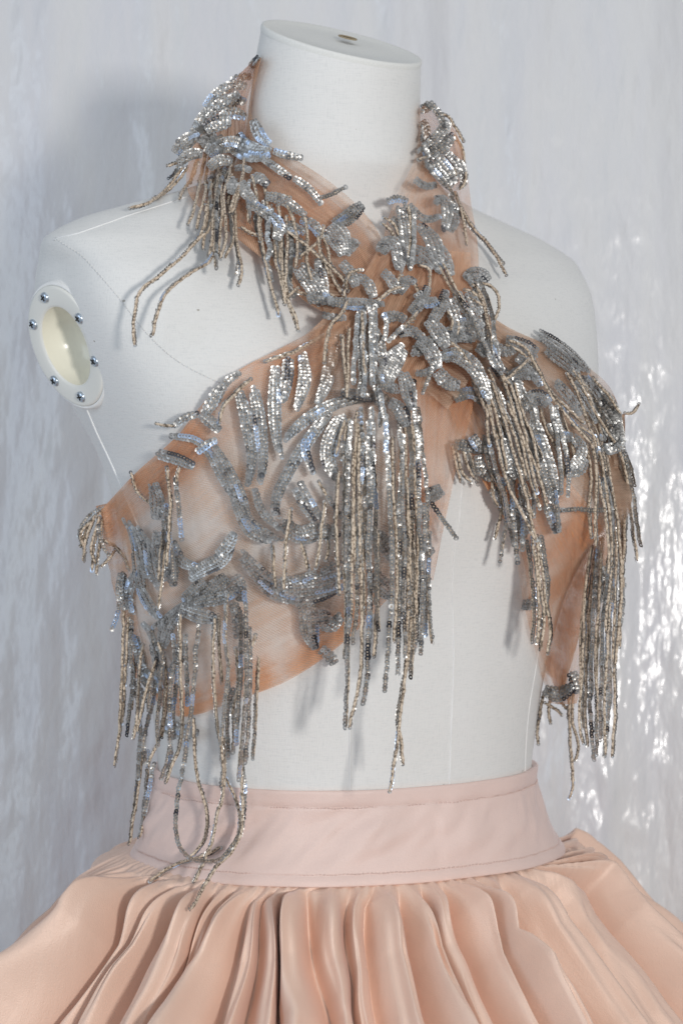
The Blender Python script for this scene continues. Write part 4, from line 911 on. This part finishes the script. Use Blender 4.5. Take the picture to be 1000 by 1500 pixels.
 ('s', .020, [(291, 912), (288, 945), (283, 1000), (278, 1040), (272, 1080), (266, 1130), (258, 1165), (255, 1200), (258, 1230), (268, 1252), (285, 1262), (305, 1263), (324, 1257), (342, 1234), (353, 1200), (356, 1150), (353, 1110)]), ('m', .018, [(282, 1050), (287, 1110), (292, 1150), (300, 1180), (303, 1200), (300, 1225), (290, 1245), (276, 1256)]), ('b', .018, [(315, 905), (313, 960), (315, 1010), (320, 1060), (326, 1102)]), ('m', .018, [(333, 868), (330, 930), (335, 980), (329, 1040), (325, 1090), (327, 1130), (325, 1152)]), ('s', .018, [(341, 1010), (343, 1060), (340, 1102)]), ('s', .020, [(357, 868), (358, 930), (361, 1000), (356, 1060), (352, 1110), (348, 1142)]), ('s', .020, [(365, 920), (367, 980), (365, 1040), (361, 1100), (358, 1117)]), ('b', .018, [(345, 950), (348, 1000), (340, 1047)]), ('m', .018, [(379, 962), (377, 1000), (375, 1050), (371, 1112)]), ('b', .020, [(328, 1080), (330, 1140), (325, 1170), (318, 1190), (315, 1220), (302, 1256), (285, 1292)]), ('b', .018, [(332, 1140), (345, 1170), (352, 1195), (350, 1220), (336, 1246), (320, 1266)]), ('m', .020, [(354, 1100), (357, 1170), (355, 1220), (341, 1248), (319, 1272), (300, 1300), (280, 1332)]), ('m', .012, [(213, 1080), (206, 1140), (200, 1180), (195, 1215), (190, 1237)]), ('m', .013, [(219, 1100), (213, 1160), (209, 1200), (205, 1227)]), ('s', .013, [(226, 1120), (216, 1170), (212, 1192)]), ('s', .012, [(203, 1120), (198, 1160), (196, 1187)]), ('m', .012, [(322, 1240), (300, 1252), (262, 1264), (240, 1275), (219, 1291)]), ('s', .018, [(350, 900), (352, 960), (348, 1020), (346, 1090)]), ('m', .016, [(232, 940), (244, 990), (242, 1040), (238, 1080)]), ('s', .016, [(262, 960), (256, 1020), (254, 1080)]), ('m', .012, [(200, 950), (196, 1000), (194, 1040)]), ('m', .012, [(188, 900), (184, 960), (181, 1020), (178, 1060)]), ('s', .012, [(206, 1030), (206, 1090), (203, 1140)]), ('s', .018, [(334, 1000), (332, 1060), (334, 1110)]), ('m', .016, [(322, 900), (322, 950), (326, 1000)]), ('s', .014, [(316, 905), (315, 920), (314, 936)]), ('m', .016, [(374, 930), (368, 950), (362, 960)]), ('s', .014, [(250, 1060), (246, 1100), (236, 1140)]),
]
for kind, off, pts in ST:
    hang = not (abs(pts[-1][0]-pts[0][0]) > 1.2*abs(pts[-1][1]-pts[0][1]))
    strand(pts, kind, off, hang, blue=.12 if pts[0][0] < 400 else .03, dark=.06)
# thinner companions that fill the thick bundles
extra = [s for s in ST if (s[2][-1][1]-s[2][0][1]) > 110 and len(s[2]) < 9]
for kind, off, pts in extra[:max(0, 298-len(ST))]:
    for c in range(1):
        dx = rng.choice([-1, 1])*rng.uniform(5, 9); k = rng.uniform(.65, .95); q = np.array(pts, float)
        y0 = q[0, 1]; q[:, 1] = y0+(q[:, 1]-y0)*k+rng.uniform(-6, 14); q[:, 0] += dx+rng.normal(0, 1.5, len(q))
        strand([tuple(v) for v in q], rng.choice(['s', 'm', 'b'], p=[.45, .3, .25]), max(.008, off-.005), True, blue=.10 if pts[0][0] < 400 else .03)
print('STRANDS', sum(o.name.startswith('fringe_strand') for o in bpy.data.objects), 'LEAVES', sum(o.name.startswith('sequin_leaf') for o in bpy.data.objects))
